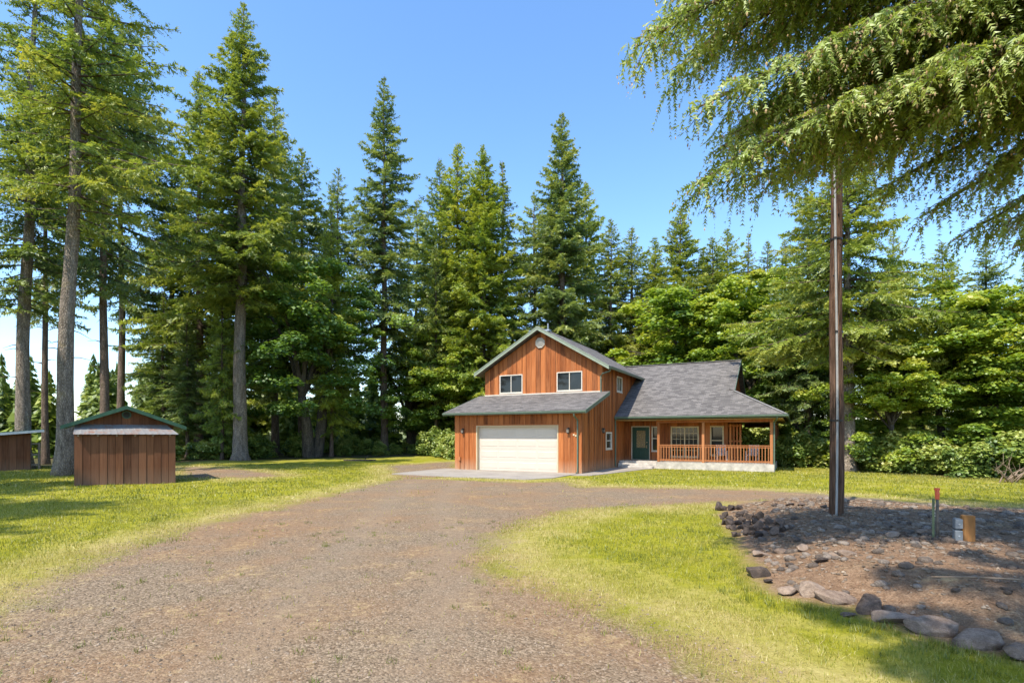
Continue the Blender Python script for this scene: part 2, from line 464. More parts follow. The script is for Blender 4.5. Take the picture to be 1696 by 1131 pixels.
def ground_mat():
    m, nt, b = new_mat("ground")
    geo = N(nt, "ShaderNodeNewGeometry")
    P = geo.outputs['Position']
    A = lambda n: N(nt, "ShaderNodeAttribute", attribute_name=n).outputs['Fac']
    n_big = noise(nt, P, 0.22, 3); n_mid = noise(nt, P, 1.1, 5, 0.65); n_fin = noise(nt, P, 9.0, 6, 0.7); n_vf = noise(nt, P, 55.0, 3, 0.6)
    jit = mathn(nt, 'ADD', mathn(nt, 'MULTIPLY', mathn(nt, 'SUBTRACT', n_mid, 0.5), 1.6), mathn(nt, 'MULTIPLY', mathn(nt, 'SUBTRACT', n_fin, 0.5), 1.0))
    def mask(att, w, k=1.0):
        s = mathn(nt, 'ADD', A(att), mathn(nt, 'MULTIPLY', jit, k))
        return mathn(nt, 'ADD', mathn(nt, 'MULTIPLY', s, 0.5 / w), 0.5, clamp=True)
    # lawn: green, yellow-green and straw
    gcol = ramp(nt, mathn(nt, 'ADD', mathn(nt, 'MULTIPLY', n_fin, 0.5), mathn(nt, 'ADD', mathn(nt, 'MULTIPLY', n_mid, 0.3), mathn(nt, 'MULTIPLY', n_vf, 0.25))),
                [(0.34, (0.115, 0.128, 0.007)), (0.5, (0.225, 0.22, 0.012)), (0.62, (0.305, 0.285, 0.024)), (0.78, (0.42, 0.36, 0.08))])
    straw = ramp(nt, n_fin, [(0.3, (0.27, 0.20, 0.08)), (0.7, (0.50, 0.40, 0.21))])
    dry = mathn(nt, 'ADD', A('dry'), mathn(nt, 'MULTIPLY', mathn(nt, 'SUBTRACT', n_mid, 0.53), 2.2), clamp=True)
    gcol = mixc(nt, mathn(nt, 'MULTIPLY', dry, 0.8), gcol, straw)
    # gravel: small mixed stones, rusty needle drift, sparse grass
    vo = N(nt, "ShaderNodeTexVoronoi", inp={'Scale': 48.0}); nt.links.new(P, vo.inputs['Vector'])
    hs = N(nt, "ShaderNodeSeparateColor"); nt.links.new(vo.outputs['Color'], hs.inputs[0])
    stone = ramp(nt, mathn(nt, 'ADD', mathn(nt, 'MULTIPLY', hs.outputs[0], 0.6), mathn(nt, 'MULTIPLY', n_vf, 0.4)),
                 [(0.15, (0.086, 0.062, 0.040)), (0.45, (0.184, 0.137, 0.090)), (0.7, (0.265, 0.20, 0.135)), (0.92, (0.42, 0.33, 0.235))])
    rust = ramp(nt, n_fin, [(0.3, (0.17, 0.09, 0.045)), (0.7, (0.32, 0.195, 0.105))])
    rmask = ramp(nt, mathn(nt, 'ADD', mathn(nt, 'MULTIPLY', n_big, 0.7), mathn(nt, 'MULTIPLY', n_mid, 0.45)), [(0.50, (0, 0, 0)), (0.72, (0.85, 0.85, 0.85))])
    stone = mixc(nt, rmask, stone, rust)
    sgr = mathn(nt, 'MULTIPLY', ramp(nt, mathn(nt, 'ADD', mathn(nt, 'MULTIPLY', n_mid, 0.55), mathn(nt, 'MULTIPLY', n_fin, 0.5)), [(0.56, (0, 0, 0)), (0.68, (1, 1, 1))]), 0.55)
    stone = mixc(nt, sgr, stone, straw)
    tr = mathn(nt, 'MULTIPLY', A('track'), mathn(nt, 'ADD', mathn(nt, 'MULTIPLY', n_mid, .9), .1))
    stone = mixc(nt, mathn(nt, 'MULTIPLY', tr, .7), stone, ramp(nt, n_vf, [(0.3, (0.17, 0.13, 0.09)), (0.7, (0.31, 0.245, 0.175))]))
    # rock bed: bark chips, needles and soil
    chip = ramp(nt, mathn(nt, 'ADD', mathn(nt, 'MULTIPLY', n_fin, 0.5), mathn(nt, 'MULTIPLY', n_vf, 0.5)),
                [(0.3, (0.075, 0.046, 0.028)), (0.5, (0.20, 0.125, 0.075)), (0.7, (0.38, 0.265, 0.17))])
    grit = mixc(nt, ramp(nt, n_mid, [(0.52, (0, 0, 0)), (0.7, (.8, .8, .8))]), chip, stone)
    # forest floor
    floor = ramp(nt, mathn(nt, 'ADD', mathn(nt, 'MULTIPLY', n_mid, 0.5), mathn(nt, 'MULTIPLY', n_fin, 0.5)),
                 [(0.35, (0.035, 0.045, 0.012)), (0.55, (0.09, 0.075, 0.03)), (0.7, (0.15, 0.11, 0.05))])
    c = mixc(nt, mask('gravel', 0.45), gcol, stone)
    c = mixc(nt, mask('bed', 0.22, 0.5), c, grit)
    c = mixc(nt, mask('forest', 1.2), c, floor)
    nt.links.new(c, b.inputs['Base Color'])
    b.inputs['Roughness'].default_value = 0.95
    b.inputs['Specular IOR Level'].default_value = 0.15
    hgt = mathn(nt, 'ADD', mathn(nt, 'MULTIPLY', vo.outputs['Distance'], -0.5), mathn(nt, 'ADD', n_fin, mathn(nt, 'MULTIPLY', n_vf, 0.7)))
    bump(nt, b, hgt, 0.6, 0.035)
    return m
M['ground'] = ground_mat()

def axis(lo, hi, step, far, k=1.32):
    a = list(np.arange(lo, hi + 1e-6, step))
    s, x = step, hi
    while x < far:
        s *= k; x += s; a.append(x)
    s, x = step, lo
    while x > -far:
        s *= k; x -= s; a.insert(0, x)
    return np.array(a)
gx = axis(-26, 24, 0.25, 9000); gy = axis(2, 34, 0.25, 9000)
GX, GY = np.meshgrid(gx, gy)
PP = np.stack([GX.ravel(), GY.ravel()], 1)
GZ = height(PP[:, 0], PP[:, 1])
a_gravel = np.maximum(np.maximum(sdist(PP, DRIVE), sdist(PP, PATCH1)), sdist(PP, PATCH2))
a_bed = sdist(PP, BED)
a_forest = -sdist(PP, CLEAR)
a_dry = 0.65 * np.exp(-((a_gravel + 0.5) / 0.9) ** 2) + 0.25 * np.exp(-((a_forest + 2) / 4.0) ** 2)
cl = np.interp(PP[:, 1], [-5, 0, 8, 15, 22], [-.9, -1.2, -1.9, -2.7, -3.1])     # wheel tracks of the drive
a_track = np.exp(-((np.abs(PP[:, 0] - cl + .25 * fbm(PP[:, 0], PP[:, 1], 3.0)) - .85) / .34) ** 2) * (PP[:, 1] < 24)
nx, ny = len(gx), len(gy)
idx = np.arange(nx * ny).reshape(ny, nx)
quads = np.stack([idx[:-1, :-1], idx[:-1, 1:], idx[1:, 1:], idx[1:, :-1]], -1).reshape(-1, 4)
qb = a_bed[quads].mean(1); qg = a_gravel[quads].mean(1)
cls = np.where(qb > 0, 2, np.where(qg > 0, 1, 0))
def ground_piece(name, sel):
    q = quads[sel]
    used, inv = np.unique(q, return_inverse=True)
    me = bpy.data.meshes.new(name)
    co = np.stack([PP[used, 0], PP[used, 1], GZ[used]], 1)
    me.from_pydata(co.tolist(), [], inv.reshape(-1, 4).tolist())
    me.polygons.foreach_set("use_smooth", [True] * len(me.polygons))
    for an, arr in (('gravel', a_gravel), ('bed', a_bed), ('forest', a_forest), ('dry', a_dry), ('track', a_track)):
        at = me.attributes.new(an, 'FLOAT', 'POINT')
        at.data.foreach_set("value", np.clip(arr[used], -50, 50).astype(np.float32))
    me.materials.append(M['ground'])
    o = obj(name, me)
    return tag(o, kind='structure')
tag(ground_piece("lawn", cls == 0), "mown yellow-green lawn and open ground around the house")
tag(ground_piece("driveway", cls == 1), "wide brown gravel driveway sweeping up to the garage")
tag(ground_piece("rock_bed", cls == 2), "low raised bed of bark chips and soil around the pole")

# far hills beyond the drop
def hills():
    mb = MB()
    n = 240
    for ring, (r, base, amp) in enumerate([(2600, 10, 52), (4200, 30, 88)]):
        vs, fs = [], []
        for i in range(n):
            a = math.radians(-75 + 150 * i / (n - 1))
            hgt = base + amp * (0.55 + 0.28 * math.sin(a * 5.1 + ring) + 0.12 * math.sin(a * 17 + 2) + 0.05 * math.sin(a * 61 + ring * 3)) + rng.uniform(0, 3.0)
            for rr, zz in ((r * 0.8, -30), (r * 0.93, -30 + 0.6 * (hgt + 30)), (r, hgt), (r * 1.15, -30)):
                vs.append((math.sin(a) * rr, math.cos(a) * rr, zz))
        for i in range(n - 1):
            for k in range(3):
                fs.append((i * 4 + k, (i + 1) * 4 + k, (i + 1) * 4 + k + 1, i * 4 + k + 1))
        mb.add(vs, fs)
    m, nt, b = new_mat("forested_hills")
    tc = N(nt, "ShaderNodeTexCoord")
    nt.links.new(ramp(nt, noise(nt, tc.outputs['Object'], 0.02, 6, 0.7), [(0.35, (0.03, 0.055, 0.03)), (0.7, (0.07, 0.10, 0.05))]), b.inputs['Base Color'])
    b.inputs['Roughness'].default_value = 1.0
    tag(mb.build("hills", m), "distant wooded hills on the horizon", kind='structure')
hills()
# ------------------------------------------------------------------ house (local frame: x right along the garage front, y back)
HY = math.radians(-27.7)
HX0, HY0 = 3.44, 26.69
house = empty("house", (HX0, HY0, 0), HY)
tag(house, "two-storey cedar-sided house with attached garage, grey shingle roofs and railed porch", "house")

def boards(wall, axis_, c, u0, u1, zb, ztop, holes, out, pitch=0.31, mat='cedar', bt=0.022, batten=0.05, zfun=None):
    """vertical boards + battens fixed to a wall. axis_ 'x': the wall runs along x at y=c; 'y': along y at x=c. out = +-1 outward side"""
    n = max(1, round((u1 - u0) / pitch))
    us = [u0 + (u1 - u0) * i / n for i in range(n + 1)]
    zt = ztop if callable(ztop) else (lambda u: ztop)
    zbf = zb if callable(zb) else (lambda u: zb)
    def piece(name, a, b, z0a, z0b, z1a, z1b, t0, t1):
        d0, d1 = c + out * t0, c + out * t1
        if axis_ == 'x':
            P = lambda u, d, z: (u, d, z)
        else:
            P = lambda u, d, z: (d, u, z)
        lo = [P(a, d0, z0a), P(b, d0, z0b), P(b, d0, z1b), P(a, d0, z1a)]
        hi = [P(a, d1, z0a), P(b, d1, z0b), P(b, d1, z1b), P(a, d1, z1a)]
        mb = MB(); mb.add(lo + hi, [(0, 1, 2, 3), (7, 6, 5, 4), (0, 4, 5, 1), (1, 5, 6, 2), (2, 6, 7, 3), (3, 7, 4, 0)])
        mb.build(name, M[mat], wall)
    def spans(a, b):
        """vertical intervals of the strip a..b left over by the holes (h: u0,u1,z0,z1)"""
        m = (a + b) / 2
        segs = [(None, None)]
        for h in sorted([h for h in holes if h[0] < m < h[1]], key=lambda h: h[2]):
            last = segs.pop()
            segs += [(last[0], h[2]), (h[3], last[1])]
        return segs
    g = 0.005
    cuts = sorted(set([round(u, 4) for u in us] + [round(e, 4) for h in holes for e in h[:2] if u0 < e < u1]))
    for a, b in zip(cuts[:-1], cuts[1:]):
        if b - a < 0.012: continue
        for s0, s1 in spans(a, b):
            z0a, z0b = (zbf(a + g), zbf(b - g)) if s0 is None else (s0, s0)
            z1a, z1b = (zt(a + g), zt(b - g)) if s1 is None else (s1, s1)
            if (z1a + z1b) / 2 - (z0a + z0b) / 2 < 0.03: continue
            t = bt + rng.uniform(-0.002, 0.002)
            piece("board", a + g, b - g, z0a, z0b, max(z1a, z0a + .002), max(z1b, z0b + .002), 0.001, t)
    if batten:
        for u in us[1:-1]:
            a, b = u - batten / 2, u + batten / 2
            if any(a < e < b for h in holes for e in h[:2]): continue
            for s0, s1 in spans(a, b):
                z0a, z0b = (zbf(a), zbf(b)) if s0 is None else (s0, s0)
                z1a, z1b = (zt(a), zt(b)) if s1 is None else (s1, s1)
                if (z1a + z1b) / 2 - (z0a + z0b) / 2 < 0.05: continue
                piece("batten", a, b, z0a + .004, z0b + .004, z1a - .004, z1b - .004, bt + 0.003, bt + 0.026)

def wall_x(y, x0, x1, zb, ztop, holes, out=-1, thick=0.12, pitch=0.31, mat='cedar', parent=house):
    """wall along x with openings cut (backing built from strips), then boards"""
    mb = MB()
    zt = ztop if callable(ztop) else (lambda u: ztop)
    br = sorted(set([x0, x1] + [e for h in holes for e in h[:2]] + ([ztop.peak] if callable(ztop) else [])))
    for a, b in zip(br[:-1], br[1:]):
        m = (a + b) / 2
        cur = zb; z = []
        for h in sorted([h for h in holes if h[0] < m < h[1]], key=lambda h: h[2]):
            z.append((cur, h[2])); cur = h[3]
        z.append((cur, None))
        for z0, z1 in z:
            za, zb2 = (zt(a), zt(b)) if z1 is None else (z1, z1)
            if max(za, zb2) - z0 < 0.01: continue
            y0, y1 = (y, y - out * thick)
            mb.prism([(a, y0, z0), (b, y0, z0), (b, y0, zb2), (a, y0, za)], (0, y1 - y0, 0))
    w = mb.build("wall", M['backing'], parent)
    boards(w, 'x', y, x0, x1, zb, ztop, holes, out, pitch, mat)
    return w

def window(axis_, c, out, u0, u1, z0, z1, cols=1, rows=1, frame='white_trim', fw=0.06, mull=0.05, grid=None, parent=house, mid=None, proud=0.05):
    """frame mesh > panes, muntins. cols/rows = sashes"""
    P = (lambda u, d, z: (u, c + out * d, z)) if axis_ == 'x' else (lambda u, d, z: (c + out * d, u, z))
    def bx(mb, a, b, za, zb_, d0, d1):
        p, q = P(a, d0, za), P(b, d1, zb_)
        mb.box(tuple(map(min, p, q)), tuple(map(max, p, q)))
    mb = MB()
    bx(mb, u0, u1, z1 - fw, z1, -0.05, proud); bx(mb, u0, u1, z0, z0 + fw, -0.05, proud)
    bx(mb, u0, u0 + fw, z0 + fw, z1 - fw, -0.05, proud); bx(mb, u1 - fw, u1, z0 + fw, z1 - fw, -0.05, proud)
    bx(mb, u0 - .02, u1 + .02, z0 - 0.035, z0, -0.01, proud + 0.02)
    f = mb.build("window", M[frame], parent)
    ia, ib, ja, jb = u0 + fw, u1 - fw, z0 + fw, z1 - fw
    zs = [ja, jb] if rows == 1 else [ja, (mid or (ja + jb) / 2), jb]
    for i in range(cols):
        a = ia + (ib - ia) * i / cols; b = ia + (ib - ia) * (i + 1) / cols
        for j in range(len(zs) - 1):
            g = MB(); bx(g, a + .003, b - .003, zs[j] + .003, zs[j + 1] - .003, -0.035 - .006 * j, -0.02 - .006 * j)
            g.build("pane", M['glass'], f)
            if grid:
                m = MB(); gc, gr = grid
                for k in range(1, gc):
                    u = a + (b - a) * k / gc; bx(m, u - .012, u + .012, zs[j] + .004, zs[j + 1] - .004, -0.019, -0.004)
                for k in range(1, gr):
                    z = zs[j] + (zs[j + 1] - zs[j]) * k / gr; bx(m, a + .004, b - .004, z - .012, z + .012, -0.018, -0.003)
                m.build("muntin", M[frame], f)
    for i in range(1, cols):
        u = ia + (ib - ia) * i / cols
        m = MB(); bx(m, u - mull / 2, u + mull / 2, ja, jb, -0.03, 0.03); m.build("mullion", M[frame], f)
    for j in range(1, len(zs) - 1):
        m = MB(); bx(m, ia, ib, zs[j] - mull / 2, zs[j] + mull / 2, -0.03, 0.025); m.build("meeting_rail", M[frame], f)
    return f

def roof_plane(name, pts, parent, thick=0.14, mat='shingle', udir=None):
    """a roof slab from an outline (local 3-D points); UV in metres along eave / slope"""
    p = [Vector(q) for q in pts]
    nrm = (p[1] - p[0]).cross(p[2] - p[1]).normalized()
    if nrm.z < 0: p.reverse(); nrm = -nrm
    u = Vector(udir) if udir else Vector((1, 0, 0))
    u = (u - nrm * u.dot(nrm)).normalized(); v = nrm.cross(u)
    n = len(p)
    me = bpy.data.meshes.new(name)
    vs = [tuple(q) for q in p] + [tuple(q - Vector((0, 0, thick))) for q in p]
    fs = [tuple(range(n)), tuple(range(2 * n - 1, n - 1, -1))] + [(i, i + n, (i + 1) % n + n, (i + 1) % n) for i in range(n)]
    me.from_pydata(vs, [], fs)
    uvl = me.uv_layers.new(name="UVMap")
    for l in me.loops:
        q = Vector(vs[l.vertex_index]); uvl.data[l.index].uv = (q.dot(u), q.dot(v))
    me.materials.append(M[mat])
    bm = bmesh.new(); bm.from_mesh(me); bmesh.ops.recalc_face_normals(bm, faces=bm.faces); bm.to_mesh(me); bm.free()
    return obj(name, me, parent)

def bar(a, b, w, h, name, mat, parent, updown=0.0):
    """rectangular bar from a to b (w horizontal across, h vertical, hanging below by updown)"""
    a, b = Vector(a), Vector(b)
    t = (b - a).normalized()
    s = Vector((t.y, -t.x, 0)).normalized() * (w / 2)
    up = Vector((0, 0, h))
    o = Vector((0, 0, updown))
    mb = MB()
    q = [a - s + o, a + s + o, a + s + o + up, a - s + o + up]
    mb.prism([tuple(x) for x in q], tuple(b - a))
    return mb.build(name, mat, parent)

def gutter(a, b, outv, parent, mat=None):
    """K-style gutter: open trough along a-b, outv = horizontal outward unit vector"""
    a, b = Vector(a), Vector(b); o = Vector(outv)
    prof = [(0, 0), (0, -.13), (.085, -.13), (.125, -.06), (.125, 0), (.112, 0), (.112, -.055), (.078, -.117), (.012, -.117), (.012, 0)]
    pts = [a + o * x + Vector((0, 0, z)) for x, z in prof]
    mb = MB(); mb.prism([tuple(p) for p in pts], tuple(b - a))
    return mb.build("gutter", mat or M['green_trim'], parent)

# --- garage block, lower storey
WL = -7.5                                    # left wall
GD = (-6.09, -1.22, 0.0, 2.44)               # garage door opening
LT = lambda y: 3.16 + 0.302 * (y + 0.55)     # top surface of the lean-to roof
front_h = LT(0) - 0.17
wall_x(0.0, WL, 0.0, 0.02, front_h, [GD], -1)

def wall_y(x, y0, y1, zb, ztop, holes, out, pitch=0.31, breaks=(), thick=0.12, parent=house, mat='cedar'):
    mb = MB()
    zt = ztop if callable(ztop) else (lambda u: ztop)
    br = sorted(set([y0, y1] + list(breaks) + [e for h in holes for e in h[:2]]))
    for a, b in zip(br[:-1], br[1:]):
        m = (a + b) / 2
        cur = zb; segs = []
        for h in sorted([h for h in holes if h[0] < m < h[1]], key=lambda h: h[2]):
            segs.append((cur, h[2])); cur = h[3]
        segs.append((cur, None))
        for z0, z1 in segs:
            za, zc = (zt(a + 1e-4), zt(b - 1e-4)) if z1 is None else (z1, z1)
            if max(za, zc) - z0 < .01: continue
            mb.prism([(x, a, z0), (x, b, z0), (x, b, zc), (x, a, za)], (-out * thick, 0, 0))
    w = mb.build("wall", M['backing'], parent)
    # split boards at the breaks so that tops follow the steps
    for a, b in zip(([y0] + list(breaks)), (list(breaks) + [y1])):
        boards(w, 'y', x, a, b, zb, (lambda u, zt=zt, a=a, b=b: zt(min(max(u, a + 1e-4), b - 1e-4))), [h for h in holes if h[0] < b and h[1] > a], out, pitch, mat)
    return w

UE = 5.60                                    # upper eave height at the wall line (underside of roof)
side_top = lambda y: (LT(y) - 0.16) if y < 3.35 else UE + 0.14
SW = (3.85, 4.95, 1.12, 2.10)                # lower side window
SUW = (5.92, 7.05, 4.50, 5.44)               # upper side window
wall_y(0.0, 0.13, 13.0, 0.02, side_top, [SW, SUW], +1, breaks=(3.35,))
wall_y(WL, 0.13, 13.0, 0.02, side_top, [], -1, pitch=0.6, breaks=(3.35,))
corner = MB(); corner.box((-0.0, -0.045, 0.0), (0.05, 0.125, front_h - .02)); corner.build("corner_board", M['cedar'], house)

# upper front gable
RIDGE_X, RIDGE_Z, SL = -3.75, 8.18, 0.586
gtop = lambda x: RIDGE_Z - 0.22 - SL * abs(x - RIDGE_X)
class _G:
    peak = RIDGE_X
    def __call__(self, u): return gtop(u)
UW1 = (-6.47, -4.92, 4.44, 5.54); UW2 = (-2.72, -1.17, 4.44, 5.53)
wall_x(3.35, WL, 0.0, 4.10, _G(), [UW1, UW2], -1)
wall_x(13.0, WL, 0.0, 0.02, _G(), [], +1, pitch=0.7)
for w in (UW1, UW2): window('x', 3.35, -1, *w, cols=2, frame='white_trim', fw=0.055, mull=.045)
window('y', 0.0, +1, *SW, rows=2, frame='white_trim', fw=0.09)
window('y', 0.0, +1, *SUW, cols=2, frame='white_trim', fw=0.09)
fl = MB(); fl.box((WL + .02, 3.26, 4.30), (-.02, 3.322, 4.37)); fl.build("flashing", M['white_trim'], house)

# octagonal gable vent
vent = MB()
oc = [(RIDGE_X + .31 * math.cos(math.radians(22.5 + 45 * k)), 7.30 + .31 * math.sin(math.radians(22.5 + 45 * k))) for k in range(8)]
vent.prism([(x, 3.30, z) for x, z in oc], (0, -0.05, 0))
ven = vent.build("gable_vent", M['white_trim'], house)
for k in range(7):
    z = 7.08 + k * 0.073; hw = 0.24 if 1 <= k <= 5 else 0.17
    s = MB(); s.prism([(RIDGE_X - hw, 3.25, z), (RIDGE_X + hw, 3.25, z), (RIDGE_X + hw, 3.215, z + .035), (RIDGE_X - hw, 3.215, z + .035)], (0, 0.004, 0.012)); s.build("louver", M['lamp_glass'], ven)

# roofs
lt = roof_plane("roof", [(-7.88, -0.55, LT(-.55)), (0.42, -0.55, LT(-.55)), (0.42, 3.32, LT(3.32)), (-7.88, 3.32, LT(3.32))], house)
bar((0.435, -0.55, LT(-.55)), (0.435, 3.30, LT(3.30)), 0.03, 0.19, "fascia", M['green_trim'], lt, -0.185)
bar((-7.895, -0.55, LT(-.55)), (-7.895, 3.30, LT(3.30)), 0.03, 0.19, "fascia", M['green_trim'], lt, -0.185)
gutter((-7.9, -0.555, LT(-.55) - .03), (0.44, -0.555, LT(-.55) - .03), (0, -1, 0), lt)
UZ = lambda x: RIDGE_Z - SL * abs(x - RIDGE_X)
YF, YB = 2.88, 13.45
upr = roof_plane("roof", [(RIDGE_X, YF, RIDGE_Z), (0.52, YF, UZ(.52)), (0.52, YB, UZ(.52)), (RIDGE_X, YB, RIDGE_Z)], house, udir=(0, 1, 0))
upl = roof_plane("roof", [(RIDGE_X - .003, YF, RIDGE_Z), (-8.02, YF, UZ(-8.02)), (-8.02, YB, UZ(-8.02)), (RIDGE_X - .003, YB, RIDGE_Z)], house, udir=(0, 1, 0))
bar((RIDGE_X, YF - .018, RIDGE_Z), (0.52, YF - .018, UZ(.52)), 0.03, 0.21, "fascia", M['rake_green'], upr, -0.20)
bar((RIDGE_X - .002, YF - .018, RIDGE_Z), (-8.02, YF - .018, UZ(-8.02)), 0.03, 0.21, "fascia", M['rake_green'], upl, -0.20)
bar((RIDGE_X, YF - .04, RIDGE_Z + .012), (0.53, YF - .04, UZ(.53) + .012), 0.02, 0.05, "drip_edge", M['rake_green'], upr, -0.045)
bar((RIDGE_X - .002, YF - .04, RIDGE_Z + .012), (-8.03, YF - .04, UZ(-8.03) + .012), 0.02, 0.05, "drip_edge", M['rake_green'], upl, -0.045)
gutter((0.525, YF - .05, UZ(.52) - .03), (0.525, 10.7, UZ(.52) - .03), (1, 0, 0), upr)
cap = MB(); cap.prism([(RIDGE_X - .16, YF, RIDGE_Z - .075), (RIDGE_X + .16, YF, RIDGE_Z - .075), (RIDGE_X, YF, RIDGE_Z + .03)], (0, YB - YF, 0)); cap.build("ridge_cap", M['shingle_cap'], upr)
fin = MB(); fin.tube([(RIDGE_X + .35, 3.6, RIDGE_Z - .3), (RIDGE_X + .35, 3.6, RIDGE_Z + .28)], .035, 8); fin.box((RIDGE_X + .2, 3.45, RIDGE_Z - .19), (RIDGE_X + .5, 3.75, RIDGE_Z - .09)); fin.build("vent_pipe", M['galv'], house)

# --- main house behind the porch
MZ = lambda y: 3.02 + 0.545 * (y - 5.45)      # main front slope, top surface
RY, GXE = 12.3, 6.32
PW = 7.64                                     # porch wall line
D_ = (0.52, 1.56, 0.42, 2.42)
W1 = (1.70, 2.16, 0.95, 2.45); W2 = (2.83, 4.44, 0.62, 2.44); W3 = (5.06, 5.80, 0.75, 2.46)
wall_x(PW, 0.04, 6.02, 0.40, 2.95, [D_, W1, W2, W3], -1)
wall_y(6.02, PW + .125, 17.0, 0.40, 2.95, [], +1, pitch=0.45)
window('x', PW, -1, *W1, rows=2, frame='white_trim', fw=0.06, mid=1.72)
window('x', PW, -1, *W2, cols=2, grid=(3, 5), frame='cream', fw=0.08, mull=0.07)
window('x', PW, -1, *W3, rows=2, frame='cream', fw=0.07, mid=1.62)
mrf = roof_plane("roof", [(0.04, 5.45, MZ(5.45)), (9.0, 5.45, MZ(5.45)), (GXE, 8.13, MZ(8.13)), (GXE, RY, MZ(RY)), (-1.25, RY, MZ(RY)), (0.04, 10.9, MZ(10.9))], house)
roof_plane("roof", [(GXE, RY + .003, MZ(RY)), (GXE, 16.47, MZ(8.13)), (9.0, 19.15, MZ(5.45)), (0.0, 19.15, MZ(5.45)), (-1.25, RY + .003, MZ(RY))], house)
roof_plane("roof", [(9.0, 5.452, MZ(5.45)), (9.0, 19.148, MZ(5.45)), (GXE, 16.46, MZ(8.13)), (6.03, 16.46, MZ(8.13) + .158), (6.03, 8.14, MZ(8.13) + .158), (GXE, 8.14, MZ(8.13))], house, udir=(0, 1, 0))
gw = MB(); gw.prism([(6.02, 7.7, 2.9), (6.02, 16.9, 2.9), (6.02, 16.9, MZ(7.7) - .18), (6.02, RY, MZ(RY) - .18), (6.02, 7.7, MZ(7.7) - .18)], (-.1, 0, 0))
gwo = gw.build("gable_wall", M['backing'], house)
boards(gwo, 'y', 6.02, 8.0, 16.6, 4.2, lambda u: MZ(RY - abs(u - RY)) - .2, [], +1, 0.31)
bar((GXE + .015, 8.13, MZ(8.13)), (GXE + .015, RY, MZ(RY)), 0.03, 0.2, "fascia", M['green_trim'], mrf, -0.19)
bar((GXE + .015, RY + .01, MZ(RY)), (GXE + .015, 16.5, MZ(8.1)), 0.03, 0.2, "fascia", M['green_trim'], mrf, -0.19)
bar((9.0, 5.45, MZ(5.45) + .005), (GXE, 8.13, MZ(8.13) + .005), 0.2, 0.02, "hip_cap", M['shingle_cap'], mrf, -0.012)
bar((-1.2, RY, MZ(RY) + .005), (GXE, RY, MZ(RY) + .005), 0.28, 0.035, "ridge_cap", M['shingle_cap'], mrf, -0.012)
gutter((0.06, 5.445, MZ(5.45) - .03), (9.1, 5.445, MZ(5.45) - .03), (0, -1, 0), mrf)
gutter((9.005, 5.40, MZ(5.45) - .03), (9.005, 19.1, MZ(5.45) - .03), (1, 0, 0), mrf)
# porch ceiling, beams
pc = MB(); pc.box((0.06, 5.6, 2.78), (8.85, PW - .04, 2.82)); pc.box((6.16, PW - .04, 2.78), (8.85, 18.8, 2.82)); pc.build("porch_ceiling", M['soffit'], house)
pb = MB(); pb.box((2.35, 5.95, 2.62), (8.38, 6.09, 2.775)); pb.build("porch_beam", M['cedar'], house)
pb = MB(); pb.box((8.24, 6.10, 2.62), (8.38, 18.0, 2.775)); pb.build("porch_beam", M['soffit'], house)
pb = MB(); pb.box((6.16, 17.6, 2.46), (8.23, 17.74, 2.775)); pb.build("porch_beam", M['cedar'], house)
# slab and steps
sl = MB(); sl.box((2.35, 5.90, -0.2), (8.45, 6.35, 0.40)); sl.box((0.06, 6.35, -0.2), (8.45, PW + .0, 0.402)); sl.box((6.04, PW, -0.2), (8.45, 18.2, 0.398))
M['concrete'] = plain("concrete", (0.42, 0.385, 0.34), 0.85, var=0.3, scale=3.5)
sl.build("porch_slab", M['concrete'], house)
for k, (y0, z1, xa, xb) in enumerate([(5.98, 0.27, 0.10, 2.34), (5.62, 0.135, 0.45, 2.2)]):
    s = MB(); s.box((xa, y0, -0.2), (xb, 6.345, z1) if k == 0 else (xb, 5.975, z1)); s.build("step", M['concrete'], house, bevel=0.012)
# posts
for x, y in ((2.47, 6.0), (4.91, 6.0), (8.31, 6.02), (8.31, 9.9), (8.31, 13.9), (8.31, 17.67)):
    p = MB(); p.box((x - .07, y - .07, 0.40), (x + .07, y + .07, 2.618)); p.build("porch_post", M['cedar_rail'], house, bevel=0.008)
# railings
def railing(p, q, n):
    p, q = Vector(p), Vector(q)
    d = (q - p).normalized(); s = Vector((d.y, -d.x, 0))
    mb = MB()
    for z0, z1, w in ((1.34, 1.385, .055), (1.24, 1.30, .022), (0.47, 0.56, .022)):
        a = p + Vector((0, 0, z0)); mb.prism([tuple(a - s * w), tuple(a + s * w), tuple(a + s * w + Vector((0, 0, z1 - z0))), tuple(a - s * w + Vector((0, 0, z1 - z0)))], tuple(q - p))
    r = mb.build("railing", M['cedar_rail'], house)
    for k in range(n):
        c = p + (q - p) * ((k + 0.5) / n)
        b = MB(); w = 0.019
        for_ = [c - d * w - s * .022, c + d * w - s * .022, c + d * w - s * .058, c - d * w - s * .058]
        b.prism([tuple(v + Vector((0, 0, .45))) for v in for_], (0, 0, 0.86)); b.build("baluster", M['cedar_rail'], r)
railing((4.84, 6.0, 0), (2.54, 6.0, 0), 15)
railing((8.24, 6.0, 0), (4.98, 6.0, 0), 22)
railing((8.31, 9.83, 0), (8.31, 6.1, 0), 22)
railing((8.31, 13.83, 0), (8.31, 9.97, 0), 22)
